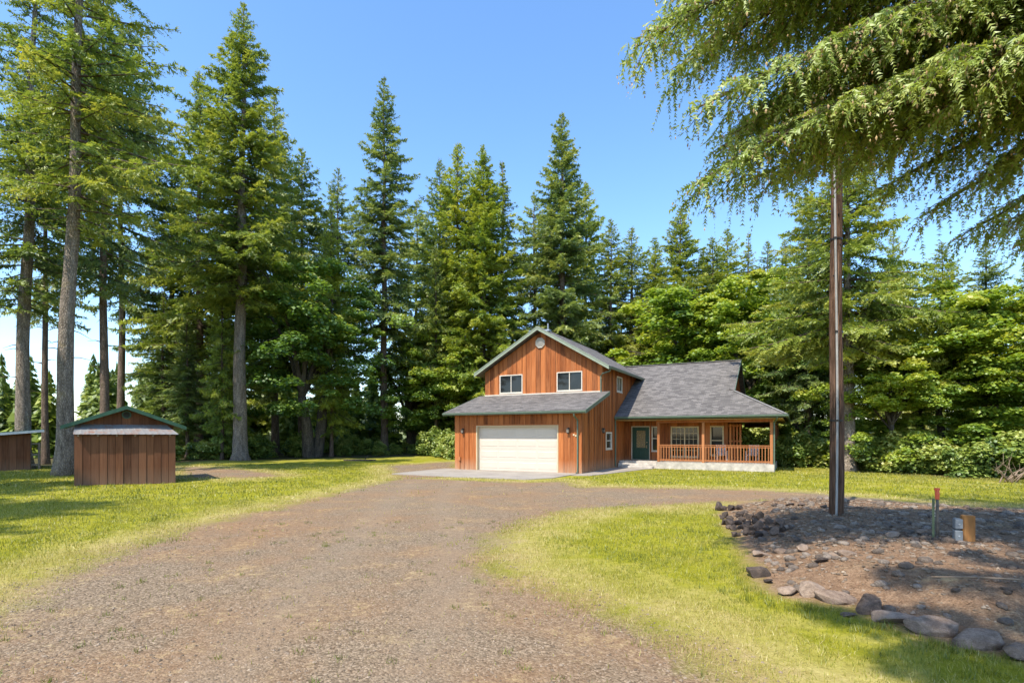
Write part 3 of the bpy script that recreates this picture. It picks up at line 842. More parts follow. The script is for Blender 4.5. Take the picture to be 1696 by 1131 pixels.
# slatted wood screen at the corner of the house wall and on the side
def screen(pts):
    sc_ = MB()
    (x0, y0), (x1, y1) = pts
    for z in (0.62, 1.55, 2.42):
        sc_.prism([(x0, y0, z), (x1, y1, z), (x1, y1, z + .07), (x0, y0, z + .07)], (0.02 if x0 == x1 else 0, 0.02, 0))
    o = sc_.build("slat_screen", M['cedar'], house)
    n = 4
    for k in range(n):
        t = (k + .5) / n
        x, y = x0 + (x1 - x0) * t, y0 + (y1 - y0) * t
        hw = 0.27 * math.hypot(x1 - x0, y1 - y0) / n
        b = MB()
        if x0 == x1: b.box((x - .03, y - hw, .42), (x - .002, y + hw, 2.56))
        else: b.box((x - hw, y - .03, .42), (x + hw, y - .002, 2.56))
        b.build("slat", M['cedar'], o)
screen([(6.06, PW + .02), (6.76, PW + .02)])
screen([(8.33, 14.3), (8.33, 16.0)])
# front door
fr = MB()
for a, b in (((D_[0], PW - .06, D_[2]), (D_[0] + .06, PW + .05, D_[3])), ((D_[1] - .06, PW - .06, D_[2]), (D_[1], PW + .05, D_[3])), ((D_[0] + .06, PW - .06, D_[3] - .06), (D_[1] - .06, PW + .05, D_[3]))):
    fr.box(a, b)
fr.box((D_[0] + .065, PW - .02, D_[2] + .01), (D_[1] - .065, PW + .03, D_[3] - .065))
dr = fr.build("front_door", M['door_green'], house)
trm = MB()
for a, b in (((D_[0] - .05, PW - .07, D_[2]), (D_[0] - .002, PW - .024, D_[3] + .05)), ((D_[1] + .002, PW - .07, D_[2]), (D_[1] + .03, PW - .024, D_[3] + .05)), ((D_[0], PW - .07, D_[3] + .002), (D_[1], PW - .024, D_[3] + .05)), ((D_[0], PW - .12, D_[2] - .005), (D_[1], PW - .0, D_[2] + .012))):
    trm.box(a, b)
trm.build("door_frame", M['white_trim'], dr)
m, nt, b_ = new_mat("leaded_glass")
v = objvec(nt)
wv = N(nt, "ShaderNodeTexVoronoi", feature='DISTANCE_TO_EDGE', inp={'Scale': 11.0}); nt.links.new(v, wv.inputs['Vector'])
nt.links.new(ramp(nt, wv.outputs['Distance'], [(0.03, (0.5, 0.38, 0.16)), (0.07, (0.09, 0.07, 0.045)), (0.3, (0.22, 0.18, 0.13))]), b_.inputs['Base Color'])
b_.inputs['Roughness'].default_value = 0.15
g_ = MB(); g_.box((D_[0] + .26, PW - .032, 1.16), (D_[1] - .24, PW - .021, 2.2)); g_.build("door_glass", m, dr)
for (a0, a1) in ((.22, .255), (.80, .835)):
    s = MB(); s.box((D_[0] + a0, PW - .042, 1.12), (D_[0] + a1, PW - .021, 2.24)); s.build("glass_bead", M['door_green'], dr)
for xx in (0.3, 0.58):
    s = MB(); s.box((D_[0] + xx, PW - .032, .58), (D_[0] + xx + .2, PW - .021, .98)); s.build("door_panel", M['door_green'], dr)
hd = MB(); hd.tube([(D_[1] - .15, PW - .03, 1.33), (D_[1] - .15, PW - .085, 1.30), (D_[1] - .15, PW - .085, 1.17), (D_[1] - .15, PW - .03, 1.13)], .014, 8); hd.tube([(D_[1] - .15, PW - .02, 1.48), (D_[1] - .15, PW - .06, 1.48)], .03, 10); hd.build("door_handle", M['brass'], dr, True)

# garage door
gd = MB()
gd.box((GD[0] + .06, 0.20, 0.0), (GD[1] - .06, 0.24, GD[3] - .06))
gdo = gd.build("garage_door", M['door_white'], house)
for r in range(4):
    z0 = 0.012 + r * 0.592
    s = MB(); s.box((GD[0] + .065, 0.182, z0), (GD[1] - .065, 0.199, z0 + .586)); so = s.build("section", M['door_white'], gdo)
    for c in range(4):
        x0 = GD[0] + .16 + c * 1.155
        p = MB()
        p.add([(x0, .1815, z0 + .12), (x0 + 1.07, .1815, z0 + .12), (x0 + 1.07, .1815, z0 + .47), (x0, .1815, z0 + .47),
               (x0 + .03, .172, z0 + .15), (x0 + 1.04, .172, z0 + .15), (x0 + 1.04, .172, z0 + .44), (x0 + .03, .172, z0 + .44)],
              [(4, 5, 6, 7), (0, 1, 5, 4), (1, 2, 6, 5), (2, 3, 7, 6), (3, 0, 4, 7)])
        p.build("raised_panel", M['door_white'], gdo)
jb = MB()
for a, b in (((GD[0], -.035, 0), (GD[0] + .06, .25, GD[3])), ((GD[1] - .06, -.035, 0), (GD[1], .25, GD[3])), ((GD[0] + .06, -.035, GD[3] - .06), (GD[1] - .06, .25, GD[3]))):
    jb.box(a, b)
jb.build("door_jamb", M['cream'], gdo)
hdr = MB(); hdr.box((GD[0] - .22, -.075, GD[3] + .01), (GD[1] + .12, -.055, GD[3] + .05)); hdr.build("drip_cap", M['cedar'], gdo)
blk = MB(); blk.box((WL + .2, .35, 0.02), (-.2, .4, 2.6)); blk.build("wall", M['backing'], house)

# lanterns
def lantern(x, y, z, ax):
    mb = MB()
    d = (lambda o, w: (x + w, y - o)) if ax == 'x' else (lambda o, w: (x + o, y + w))
    def bx(o0, o1, w, z0, z1, mm, nm, par):
        q = MB(); a, b = d(o0, -w), d(o1, w)
        q.box((min(a[0], b[0]), min(a[1], b[1]), z0), (max(a[0], b[0]), max(a[1], b[1]), z1)); return q.build(nm, M[mm], par)
    r = bx(0.03, 0.055, .055, z - .06, z + .14, 'black_metal', "wall_lantern", house)
    bx(.055, .11, .012, z + .08, z + .10, 'black_metal', "arm", r)
    bx(.075, .195, .06, z - .12, z + .05, 'lantern_glass', "lamp_shade", r)
    c = MB(); cx_, cy_ = d(.135, 0)
    c.tube([(cx_, cy_, z + .05), (cx_, cy_, z + .08), (cx_, cy_, z + .13)], [.095, .08, .012], 6); c.build("cap", M['black_metal'], r)
    c = MB(); c.tube([(cx_, cy_, z - .19), (cx_, cy_, z - .15), (cx_, cy_, z - .12)], [.01, .05, .08], 6); c.build("finial", M['black_metal'], r)
lantern(-6.92, 0, 2.17, 'x'); lantern(-0.66, 0, 2.17, 'x'); lantern(0, 3.12, 2.2, 'y')
for k in range(2):   # small pale house-number tiles, stepping down
    q = MB(); q.box((-.42 + k * .11, -.058, 1.90 - k * .05), (-.34 + k * .11, -.05, 1.99 - k * .05)); q.build("number_tile", M['cream'], house)
ob = MB(); ob.box((-7.22, -.11, .52), (-7.08, -.03, .72)); ob.build("outlet_box", M['cedar_rail'], house)
ob = MB(); ob.tube([(-7.15, -.06, .52), (-7.15, -.06, .03)], .02, 8); ob.build("conduit", M['cedar_rail'], house)
# downspouts
def spout(pts, parent=house):
    mb = MB(); mb.tube(pts, .042, 6); mb.build("downspout", M['green_trim'], parent)
spout([(-.16, -.62, 2.98), (-.16, -.60, 2.88), (-.16, -.12, 2.68), (-.16, -.10, 2.55), (-.16, -.10, .12), (-.16, -.24, .06)])
spout([(.58, 2.98, 5.52), (.5, 3.05, 5.40), (.06, 3.16, 5.30), (-.06, 3.22, 5.16), (-.06, 3.24, 4.30)])
spout([(.16, 5.34, 2.86), (.10, 5.40, 2.7), (.10, 5.45, 2.55), (.10, 5.45, .10)])
spout([(8.6, 5.40, 2.84), (8.55, 5.6, 2.70), (8.44, 5.96, 2.6), (8.44, 5.98, .10)])

# concrete apron and walk
def slab(name, poly, z, label):
    mb = MB(); mb.prism([(x, y, -0.15) for x, y in poly], (0, 0, z + .15))
    o = mb.build(name, M['concrete_old'])
    o.matrix_world = Matrix.Translation((HX0, HY0, 0)) @ Matrix.Rotation(HY, 4, 'Z')
    return tag(o, label, kind='structure')
def concrete_old():
    m, nt, b = new_mat("old_concrete")
    v = objvec(nt)
    c = ramp(nt, mathn(nt, 'ADD', mathn(nt, 'MULTIPLY', noise(nt, v, 0.9, 5, .65), .6), mathn(nt, 'MULTIPLY', noise(nt, v, 18, 4), .4)), [(0.35, (0.21, 0.185, 0.155)), (0.65, (0.35, 0.31, 0.262))])
    nt.links.new(c, b.inputs['Base Color']); b.inputs['Roughness'].default_value = 0.9
    return m
M['concrete_old'] = concrete_old()
slab("apron_pavement", [(-8.35, 0.30), (-8.3, -4.4), (-4.3, -4.75), (-.9, -4.5), (-.15, -3.1), (-.05, -.02), (-.05, 0.30)], 0.03, "pale concrete apron in front of the garage door")
slab("walk_path", [(.0, -1.4), (.9, -1.0), (1.5, 2.2), (2.0, 4.9), (2.3, 5.55), (2.3, 5.98), (.0, 5.98)], 0.026, "narrow concrete walk along the garage side to the porch steps")

# chairs on the porch
def porch_chair(x, y, rz, label):
    r = empty("porch_chair", (0, 0, 0)); tag(r, label, "chair", "porch chairs")
    r.matrix_world = Matrix.Translation((HX0, HY0, 0)) @ Matrix.Rotation(HY, 4, 'Z') @ Matrix.Translation((x, y, 0.402)) @ Matrix.Rotation(rz, 4, 'Z')
    for sx in (-1, 1):
        for sy in (-1, 1):
            b = MB(); b.box((sx * .25 - .022, sy * .23 - .022, 0), (sx * .25 + .022, sy * .23 + .022, .62 if sy < 0 else .4)); b.build("leg", M['chair'], r)
        b = MB(); b.box((sx * .25 - .04, -.28, .62), (sx * .25 + .04, .26, .645)); b.build("armrest", M['chair'], r)
    s = MB(); s.box((-.27, -.26, .40), (.27, .26, .43)); s.build("seat", M['chair'], r)
    for k in range(5):
        xx = -.22 + k * .11
        b = MB(); b.prism([(xx - .045, .24, .44), (xx + .045, .24, .44), (xx + .045, .36, .98), (xx - .045, .36, .98)], (0, .02, 0.005)); b.build("back_slat", M['chair'], r)
    return r
porch_chair(5.75, 7.0, 0.25, "pale slat-back chair under the tall double-hung porch window")
porch_chair(7.3, 7.25, -0.2, "pale slat-back chair near the open corner of the porch")
# ------------------------------------------------------------------ sheds
def shed_front():
    ang = math.radians(38.0)
    r = empty("shed", (-16.3, 20.0, hz(-16.3, 20.0) - .02), ang)
    tag(r, "small brown board shed with green gable trim and rusty metal front awning", "shed")
    W, D, HT = 3.22, 4.2, 2.35
    lean = lambda x: 0.0
    ridge = 3.06
    # front lean-to: boards at y=0, body behind
    f = MB(); f.box((0.02, 0.03, -.1), (W - .02, .08, 1.93)); fo = f.build("wall", M['backing'], r)
    n = 13
    for k in range(n):
        a = W * k / n; b = W * (k + 1) / n
        g = MB(); jit = rng.uniform(-.012, .012)
        g.box((a + .006, 0.0 + jit - .012, -.12 + rng.uniform(0, .03)), (b - .006, .029 + jit * .2, 1.92 + rng.uniform(-.01, .02))); g.build("board", M['old_board'], fo)
        if k and k % 2 == 0:
            pass
    for x0 in (0.0, W - .03):
        s = MB(); s.box((x0, .085, -.1), (x0 + .03, D, 1.95)); so = s.build("wall", M['old_board'], r)
    bw = MB(); bw.box((.04, D - .05, -.1), (W - .04, D, 2.3)); bw.build("wall", M['old_board'], r)
    # upper gable wall, set back
    gz = lambda x: ridge - 0.12 - 0.405 * abs(x - W / 2)
    gb = MB(); gb.prism([(0.03, .55, 1.9), (W - .03, .55, 1.9), (W - .03, .55, gz(W)), (W / 2, .55, gz(W / 2)), (.03, .55, gz(0))], (0, .05, 0)); go = gb.build("gable", M['backing'], r)
    nb = 11
    for k in range(nb):
        a, b = W * k / nb, W * (k + 1) / nb
        q = MB()
        zs = [(a + .005, gz(a + .005)), (b - .005, gz(b - .005))]
        top = [(b - .005, .545, zs[1][1]), (a + .005, .545, zs[0][1])]
        if a < W / 2 < b: top = [(b - .005, .545, zs[1][1]), (W / 2, .545, gz(W / 2)), (a + .005, .545, zs[0][1])]
        q.prism([(a + .005, .545, 2.22), (b - .005, .545, 2.22)] + top, (0, -.02 - rng.uniform(0, .006), 0)); q.build("board", M['old_board'], go)
    v = MB(); v.tube([(W / 2, .525, 2.72), (W / 2, .47, 2.72)], .155, 20); vo = v.build("round_vent", M['shed_green'], r)
    v = MB(); v.tube([(W / 2, .468, 2.72), (W / 2, .462, 2.72)], .115, 20); v.build("vent_screen", M['rubber'], vo)
    # corrugated awning
    aw = MB(); m, nt, b_ = new_mat("rusty_metal")
    vv = objvec(nt)
    c = mixc(nt, ramp(nt, noise(nt, vv, 3.0, 6, .7), [(0.5, (0, 0, 0)), (0.62, (.8, .8, .8))]), (0.20, 0.195, 0.19), (0.22, 0.10, 0.055))
    nt.links.new(c, b_.inputs['Base Color']); b_.inputs['Roughness'].default_value = 0.75; b_.inputs['Metallic'].default_value = 0.1
    nn = 60; vs, fs = [], []
    for i in range(nn + 1):
        t = i / nn; up = .008 if i % 4 == 0 else 0.0
        xb = -.03 + (W + .12) * t; xt = .03 + (W - .30) * t
        vs += [(xb, -.16, 1.945 + up), (xt, .53, 2.33 + up), (xb, -.16, 1.937 + up), (xt, .53, 2.322 + up)]
    for i in range(nn):
        a, b = i * 4, i * 4 + 4
        fs += [(a, b, b + 1, a + 1), (a + 2, a + 3, b + 3, b + 2), (a, a + 2, b + 2, b)]
    aw.add(vs, fs); ao = aw.build("awning", m, r)
    for k in range(6):
        x = .12 + k * (W - .2) / 5.2
        q = MB(); q.box((x - .025, -.12, 1.86), (x + .025, .02, 1.925)); q.build("rafter_end", M['dead_wood'], ao)
    # roof
    roofm = M['shed_green']
    for s in (-1, 1):
        e = W / 2 + s * (W / 2 + .38)
        ze = ridge - 0.405 * (W / 2 + .38)
        q = MB(); q.prism([(W / 2, .15, ridge), (e, .15, ze), (e, .15, ze - .07), (W / 2, .15, ridge - .07)], (0, D + .2, 0)); ro = q.build("roof", roofm, r)
        q = MB(); q.prism([(W / 2, .12, ridge + .015), (e + s * .02, .12, ze + .01), (e + s * .02, .12, ze - .13), (W / 2, .12, ridge - .135)], (0, .028, 0)); q.build("barge_board", roofm, ro)
    return r
shed_front()

def shed_far():
    X1, Y1 = -26.7, 29.8
    r = empty("shed", (X1, Y1, hz(X1, Y1) - .02), math.radians(43))
    tag(r, "brown board shed with sloping green metal roof behind the tree at the picture's edge", "shed")
    W = 5.2
    zt = lambda x: 2.12 + 0.10 * x              # x runs from -W to 0 at the right end
    f = MB(); f.prism([(-W, .03, -.1), (0, .03, -.1), (0, .03, zt(0)), (-W, .03, zt(-W))], (0, .05, 0)); fo = f.build("wall", M['backing'], r)
    n = 18
    for k in range(n):
        a, b = -W + W * k / n + .006, -W + W * (k + 1) / n - .006
        q = MB(); j = rng.uniform(-.01, .006)
        q.prism([(a, .028, -.1), (b, .028, -.1), (b, .028, zt(b)), (a, .028, zt(a))], (0, -.025 + j, 0)); q.build("board", M['old_board'], fo)
    q = MB(); q.prism([(-.03, .085, -.1), (-.03, 3.4, -.1), (-.03, 3.4, zt(0)), (-.03, .085, zt(0))], (.03, 0, 0)); q.build("wall", M['old_board'], r)
    q = MB(); q.prism([(-W - .3, -.4, zt(-W - .3) + .03), (.55, -.4, zt(.55) + .03), (.55, -.4, zt(.55) + .09), (-W - .3, -.4, zt(-W - .3) + .09)], (0, 4.2, 0)); ro = q.build("roof", M['shed_green'], r)
    q = MB(); q.prism([(-W - .3, -.43, zt(-W - .3) - .07), (.56, -.43, zt(.56) - .07), (.56, -.43, zt(.56) + .06), (-W - .3, -.43, zt(-W - .3) + .06)], (0, .025, 0)); q.build("fascia", M['galv'], ro)
    for k in range(3):
        q = MB(); q.box((-W + k * 2.5, -.40, zt(-W + k * 2.5) - .08), (-W + .08 + k * 2.5, 3.6, zt(-W + k * 2.5) + .02)); q.build("rafter", M['dead_wood'], ro)
shed_far()

def gate():
    x, y, z = px2g(65, 777)
    r = empty("wooden_gate", (x, y, z), math.radians(25)); tag(r, "grey wooden gate frame beside the far shed", "gate")
    for dx in (-1.15, 0):
        b = MB(); b.box((dx - .05, -.05, -.15), (dx + .05, .05, 1.5)); b.build("post", M['stake_wood'], r, bevel=.008)
    for z0 in (.22, .78, 1.38):
        b = MB(); b.box((-1.09, -.02, z0), (-.06, .02, z0 + .10)); b.build("rail", M['stake_wood'], r)
gate()

# ------------------------------------------------------------------ utility pole, stakes, boxes
def pole():
    x, y, z = px2g(1385, 852)
    r = empty("utility_pole", (x, y, z)); tag(r, "tall brown wooden utility pole with grey conduit rising from the rock bed", "pole")
    mb = MB(); n = 30; Hh = 10.8
    mb.tube([(0.02 * math.sin(i * .4), 0.015 * math.cos(i * .3), -.4 + (Hh + .4) * i / n) for i in range(n + 1)], [.140 - .06 * i / n + rng.uniform(-.002, .002) for i in range(n + 1)], 22)
    mb.build("pole", M['pole_wood'], r, True)
    c = MB(); pts = []
    for i in range(41):
        zz = -.1 + 8.6 * i / 40
        a = math.radians(236 + 10 * math.sin(zz * .55 + .4))
        rad = .140 - .06 * zz / Hh + .022
        pts.append((math.cos(a) * rad, math.sin(a) * rad, zz))
    c.tube(pts, .022, 8); co = c.build("conduit", M['conduit'], r, True)
    for zz in (1.9, 3.7, 5.6, 7.4):
        rr = .140 - .06 * zz / Hh + .002
        b = MB(); b.tube([(0, 0, zz), (0, 0, zz + .035)], [rr + .006, rr + .006], 16, False)
        i = min(40, int((zz + .1) / 8.6 * 40)); p = pts[i]
        b.tube([(p[0] - .01, p[1] - .005, zz), (p[0] - .01, p[1] - .005, zz + .035)], .028, 10); b.build("strap", M['black_metal'], r)
    for k in range(9):
        zz = 3.0 + k * .62; a = math.radians(250 + rng.uniform(-40, 50)); rr = .140 - .06 * zz / Hh
        b = MB(); b.tube([(math.cos(a) * (rr - .01), math.sin(a) * (rr - .01), zz), (math.cos(a) * (rr + .018), math.sin(a) * (rr + .018), zz)], .013, 8); b.build("bolt", M['black_metal'], r)
pole()

def stakes():
    x, y, z = px2g(1546, 894)
    r = empty("marker_stake", (x, y, z)); tag(r, "thin green metal stake standing in the stones beside an orange-capped post", "stake")
    m = MB(); m.prism([(-.022, 0, -.2), (0, -.018, -.2), (.022, 0, -.2), (.018, .006, -.2), (0, -.008, -.2), (-.018, .006, -.2)], (0, 0, .84)); m.build("stake", M['stake_green'], r)
    for k in range(4):
        b = MB(); b.tube([(.008, -.022, .52 - k * .05), (.008, -.008, .52 - k * .05)], .007, 6); b.build("hole_stud", M['white_trim'], r)
    x, y, z = px2g(1553, 892)
    r = empty("marker_post", (x, y, z)); tag(r, "slim grey post topped with a small orange marker cap", "post")
    m = MB(); m.tube([(0, 0, -.2), (-.004, 0, .3), (-.006, 0, .66)], [.024, .022, .02], 8); m.build("post", M['stake_wood'], r, True)
    m = MB(); m.tube([(-.006, 0, .62), (-.006, 0, .70), (-.012, 0, .79)], [.028, .033, .024], 8); c = m.build("cap", M['orange_tag'], r)
    m = MB(); m.box((-.05, -.012, .76), (.03, .012, .80)); m.build("cap_tab", M['orange_tag'], c)
    x, y, z = px2g(1603, 896)
    r = empty("wooden_post", (x, y, z), -.45); tag(r, "short square-cut orange-brown wooden post carrying two grey electrical boxes", "post")
    m = MB(); m.box((-.08, -.06, -.25), (.08, .06, .40)); m.build("post", M['post_wood'], r, bevel=.012)
    for k, (z0, z1) in enumerate(((.19, .34), (.0, .165))):
        m = MB(); m.box((-.185, -.11, z0), (-.085, .03, z1)); b = m.build("electrical_box", M['grey_box'], r, bevel=.008)
        m = MB(); m.box((-.178, -.122, z0 + .012), (-.092, -.111, z1 - .012)); m.build("cover", M['grey_box'], b)
        m = MB(); m.tube([(-.135, -.128, (z0 + z1) / 2), (-.135, -.121, (z0 + z1) / 2)], .012, 8); m.build("screw", M['galv'], b)
    m = MB(); m.tube([(-.135, -.04, .165), (-.135, -.04, .19)], .02, 8); m.build("conduit", M['grey_box'], r)
stakes()

def wheel():
    # spoked cart wheel leaning behind the left garage corner
    p = Matrix.Translation((HX0, HY0, 0)) @ Matrix.Rotation(HY, 4, 'Z') @ Vector((-7.72, 1.0, 0))
    r = empty("cart_wheel", (p.x, p.y, hz(p.x, p.y)), HY + math.radians(-35)); tag(r, "white-rimmed wheel leaning behind the garage corner", "wheel")
    m = MB(); m.tube([(math.cos(a) * .30, 0, .32 + math.sin(a) * .30) for a in np.linspace(0, 2 * math.pi, 29)], .032, 8, False); m.build("tyre", M['rubber'], r, True)
    m = MB(); m.tube([(math.cos(a) * .25, 0, .32 + math.sin(a) * .25) for a in np.linspace(0, 2 * math.pi, 29)], .026, 8, False); rm = m.build("rim", M['white_trim'], r, True)
    for k in range(5):
        a = k * 2 * math.pi / 5
        m = MB(); m.tube([(0, 0, .32), (math.cos(a) * .24, 0, .32 + math.sin(a) * .24)], .02, 6); m.build("spoke", M['white_trim'], rm)
    m = MB(); m.tube([(0, -.05, .32), (0, .05, .32)], .055, 12); m.build("hub", M['white_trim'], r, True)
wheel()

def fallen_log():
    x, y, z = px2g(598, 763)
    m = MB(); m.tube([(-1.3, .1, .05), (-.5, -.08, .07), (.3, .1, .06), (1.1, -.12, .09)], [.05, .08, .075, .04], 9)
    m.tube([(.3, 0, .15), (.55, -.1, .42)], [.03, .015], 6)
    o = m.build("fallen_log", M['bark_brown'], None, True); o.location = (x, y, z - .02); tag(o, "dark fallen log lying along the far lawn edge", "log")
fallen_log()
# ------------------------------------------------------------------ trees
def frame_of(d):
    """unit side and normal vectors for directions d (n,3)"""
    up = np.zeros_like(d); up[:, 2] = 1.0
    s = np.cross(d, up); bad = np.linalg.norm(s, axis=1) < 1e-3; s[bad] = (1, 0, 0)
    s = norm(s); return s, norm(np.cross(s, d))

class Soup:
    def __init__(self): self.t, self.c = [], []
    def add(self, tris, tint):
        self.t.append(tris.astype(np.float32)); self.c.append(np.broadcast_to(tint, (len(tris),)).astype(np.float32))
    def mesh(self, name, mat):
        return tri_mesh(name, np.concatenate(self.t), np.concatenate(self.c), mat)

def feathers(soup, r, o, d, L, step, size, droop, tint, roll=0.6, wide=0.62):
    """needle-covered twigs: from o (n,3) along d (n,3), length L (n,), serrated on both sides"""
    n = len(o)
    if n == 0: return
    m = np.maximum(1, np.ceil(L / step)).astype(int)
    k = np.repeat(np.arange(n), m)
    j = np.arange(len(k)) - np.repeat(np.cumsum(m) - m, m)
    q = (j + r.uniform(.2, .8, len(k))) / m[k]
    s, u = frame_of(d)
    a = r.uniform(-roll, roll, n); ca, sa = np.cos(a)[:, None], np.sin(a)[:, None]
    s, u = s * ca + u * sa, u * ca - s * sa
    P = o[k] + d[k] * (q * L[k])[:, None]
    P[:, 2] -= droop * (q * L[k]) ** 2
    sz = size * r.uniform(.65, 1.3, len(k)) * (1.05 - .45 * q)
    for sg in (-1, 1):
        jit = r.normal(0, .22, (len(k), 3))
        tip = norm(d[k] * r.uniform(.45, .9, len(k))[:, None] + s[k] * sg * .8 + jit)
        tip[:, 2] -= .12
        hb = d[k] * (sz * wide * .5)[:, None]
        w = u[k] * (sz * .10 * r.normal(0, 1, len(k)))[:, None]
        T = np.stack([P - hb, P + hb + w, P + tip * sz[:, None]], 1)
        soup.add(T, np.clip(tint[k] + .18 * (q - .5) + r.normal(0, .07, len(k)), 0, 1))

def trunk_mesh(mb, r, H, r0, lean, flare=0.5, sides=12, n=22, top=0.05):
    pts, rad = [], []
    for i in range(n + 1):
        t = (i / n) ** 1.35; z = t * H
        pts.append((lean[0] * t + .05 * math.sin(z * .5 + lean[0]), lean[1] * t + .05 * math.cos(z * .43), z - .25 if i == 0 else z))
        rad.append(max(.015, r0 * (1 - t) ** .85 * (1 + flare * math.exp(-z / .55)) * (1 + .03 * r.normal()) + top * .2))
    mb.tube(pts, rad, sides, True)
    return lambda z: np.array([np.interp(z, [p[2] for p in pts], [p[0] for p in pts]), np.interp(z, [p[2] for p in pts], [p[1] for p in pts])])

def flare_tube(o, r, amp=.12, z1=1.6):
    """pull root buttresses out of the foot of a trunk mesh"""
    for v in o.data.vertices:
        if v.co.z < z1:
            a = math.atan2(v.co.y, v.co.x); k = (1 - max(v.co.z, 0) / z1) ** 2
            f = 1 + amp * k * (1 + math.sin(a * 5 + r) + .6 * math.sin(a * 3 + 2 * r))
            v.co.x *= f; v.co.y *= f

def conifer_data(seed, H, zb, R, r0, lean=(0, 0), dens=1.0, size=.23, prof='fir', droop=.5, gap=.12, bare=.12, up=30.0, stubs=6, side=None):
    """returns (crown mesh, trunk MB, branch MB). side=(azimuth, strength) lengthens the branches on one side"""
    r = np.random.default_rng(seed)
    soup = Soup(); tr = MB(); br = MB()
    ctr = trunk_mesh(tr, r, H, r0, lean)
    z = zb
    ph = r.uniform(0, 6.28)
    while z < H - .25:
        t = (z - zb) / (H - zb)
        if prof == 'fir':   rr = R * (1 - t) ** .72 * (.55 + .45 * min(1, t / .16))
        elif prof == 'col': rr = R * min(1, (1 - t) * 2.2) ** .8 * (.7 + .3 * min(1, t / .1))
        else:               rr = R * (1 - t) ** .95
        nb = int(r.integers(4, 7)) if t < .93 else 4
        clump = r.uniform(.34, .72)
        for b in range(nb):
            if r.random() < gap: continue
            az = ph + b * 2 * math.pi / nb + r.normal(0, .35)
            L = max(.25, rr * r.uniform(.5, 1.0) * (1.35 if r.random() < .14 else 1.08))
            if side is not None: L *= 1 + side[1] * math.cos(az - side[0])
            e0 = math.radians(-14 + up * t + 26 * t ** 3 + r.normal(0, 6))
            n = max(3, int(L / .55) + 2)
            s = np.linspace(0, 1, n)
            hor = np.array([math.cos(az), math.sin(az)])
            dr = droop * (1 - .75 * t) * L * .30
            zz = L * np.sin(e0) * s - dr * s ** 2 + dr * .75 * s ** 4
            bend = r.normal(0, .10) * L
            c0 = ctr(z)
            sidev = np.array([-hor[1], hor[0]])
            P = np.stack([c0[0] + hor[0] * L * s * math.cos(e0) + sidev[0] * bend * s ** 2, c0[1] + hor[1] * L * s * math.cos(e0) + sidev[1] * bend * s ** 2, z + zz], 1)
            wr = .012 + .011 * L
            br.tube([P[0], P[n // 3], P[2 * n // 3], P[-1]], [wr, wr * .75, wr * .45, .006], 4, False)
            # twigs
            step = .215 / dens
            m = max(3, int(L * (1 - bare) / step))
            ss = bare + (1 - bare) * (np.arange(m) + r.uniform(.2, .8, m)) / m
            base = np.stack([np.interp(ss, s, P[:, i]) for i in range(3)], 1)
            ta = np.stack([np.interp(np.minimum(ss + .05, 1), s, P[:, i]) - np.interp(np.maximum(ss - .05, 0), s, P[:, i]) for i in range(3)], 1)
            ta = norm(ta)
            sv, uv = frame_of(ta)
            tl = np.clip((.22 * L + .26 * min(1, L / 2.0)) * (1 - ss) ** .55 * r.uniform(.6, 1.25, m) + .05 + .09 * min(1, L / 1.5), .08, 1.4)
            fs = size * min(1.0, .52 + .2 * L)
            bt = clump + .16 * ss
            for sg in (-1, 1):
                d = ta * r.uniform(.5, .95, m)[:, None] + sv * sg * r.uniform(.6, 1.0, m)[:, None]
                d[:, 2] += r.normal(-.16, .20, m)
                keep = r.random(m) > .06
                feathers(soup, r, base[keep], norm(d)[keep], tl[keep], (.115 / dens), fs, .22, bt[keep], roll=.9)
            # some twigs standing on / hanging under the branch so that it has body from the side
            d = ta * .55; d[:, 2] += r.choice([-.75, .6], m, p=[.6, .4]) * r.uniform(.5, 1.1, m)
            d += r.normal(0, .18, (m, 3))
            kk = r.random(m) < .85
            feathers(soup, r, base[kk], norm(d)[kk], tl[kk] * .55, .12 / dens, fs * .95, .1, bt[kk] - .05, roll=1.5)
            feathers(soup, r, P[-2:-1], norm(P[-1:] - P[-2:-1]), np.array([min(.5, .2 * L)]), .12, fs, 0, np.array([clump + .2]))
        z += r.uniform(.26, .44) * (1.0 if t < .7 else .75) / (dens ** .35)
        ph += r.uniform(.6, 1.6)
    top = ctr(H)
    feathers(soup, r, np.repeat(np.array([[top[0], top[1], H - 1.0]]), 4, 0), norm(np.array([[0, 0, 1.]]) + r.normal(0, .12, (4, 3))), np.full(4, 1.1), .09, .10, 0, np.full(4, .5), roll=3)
    for k in range(stubs):   # dead stubs under the crown
        zz = zb * r.uniform(.45, 1.0); az = r.uniform(0, 6.28); c = ctr(zz); L = r.uniform(.5, 1.6)
        a = np.array([c[0], c[1], zz]); b = a + np.array([math.cos(az) * L, math.sin(az) * L, r.uniform(-.35, .1)])
        br.tube([a, (a + b) / 2 + np.array([0, 0, .08]), b], [.03, .02, .006], 4, False)
    return soup, tr, br

def place_tree(name, loc, rz, parts, scale=1.0, **tags):
    r = empty(name, loc, rz)
    r.scale = (scale, scale, scale) if isinstance(scale, (int, float)) else scale
    for nm, me in parts:
        o = bpy.data.objects.new(nm, me); link(o, r)
        if nm in ('branches', 'stems'): o['kind'] = 'stuff'
    tag(r, **tags)
    return r

def mb_mesh(mb, name, mat, smooth=True):
    me = bpy.data.meshes.new(name)
    me.from_pydata(mb.v, [], mb.f); me.update()
    if smooth: me.polygons.foreach_set("use_smooth", [True] * len(me.polygons))
    me.materials.append(mat)
    return me

def conifer(name_, leaf, bark, **kw):
    soup, tr, br = conifer_data(**kw)
    tm = mb_mesh(tr, "trunk", M[bark])
    return [("trunk", tm), ("branches", mb_mesh(br, "branches", M['twig'])), ("crown", soup.mesh("crown", M[leaf]))]

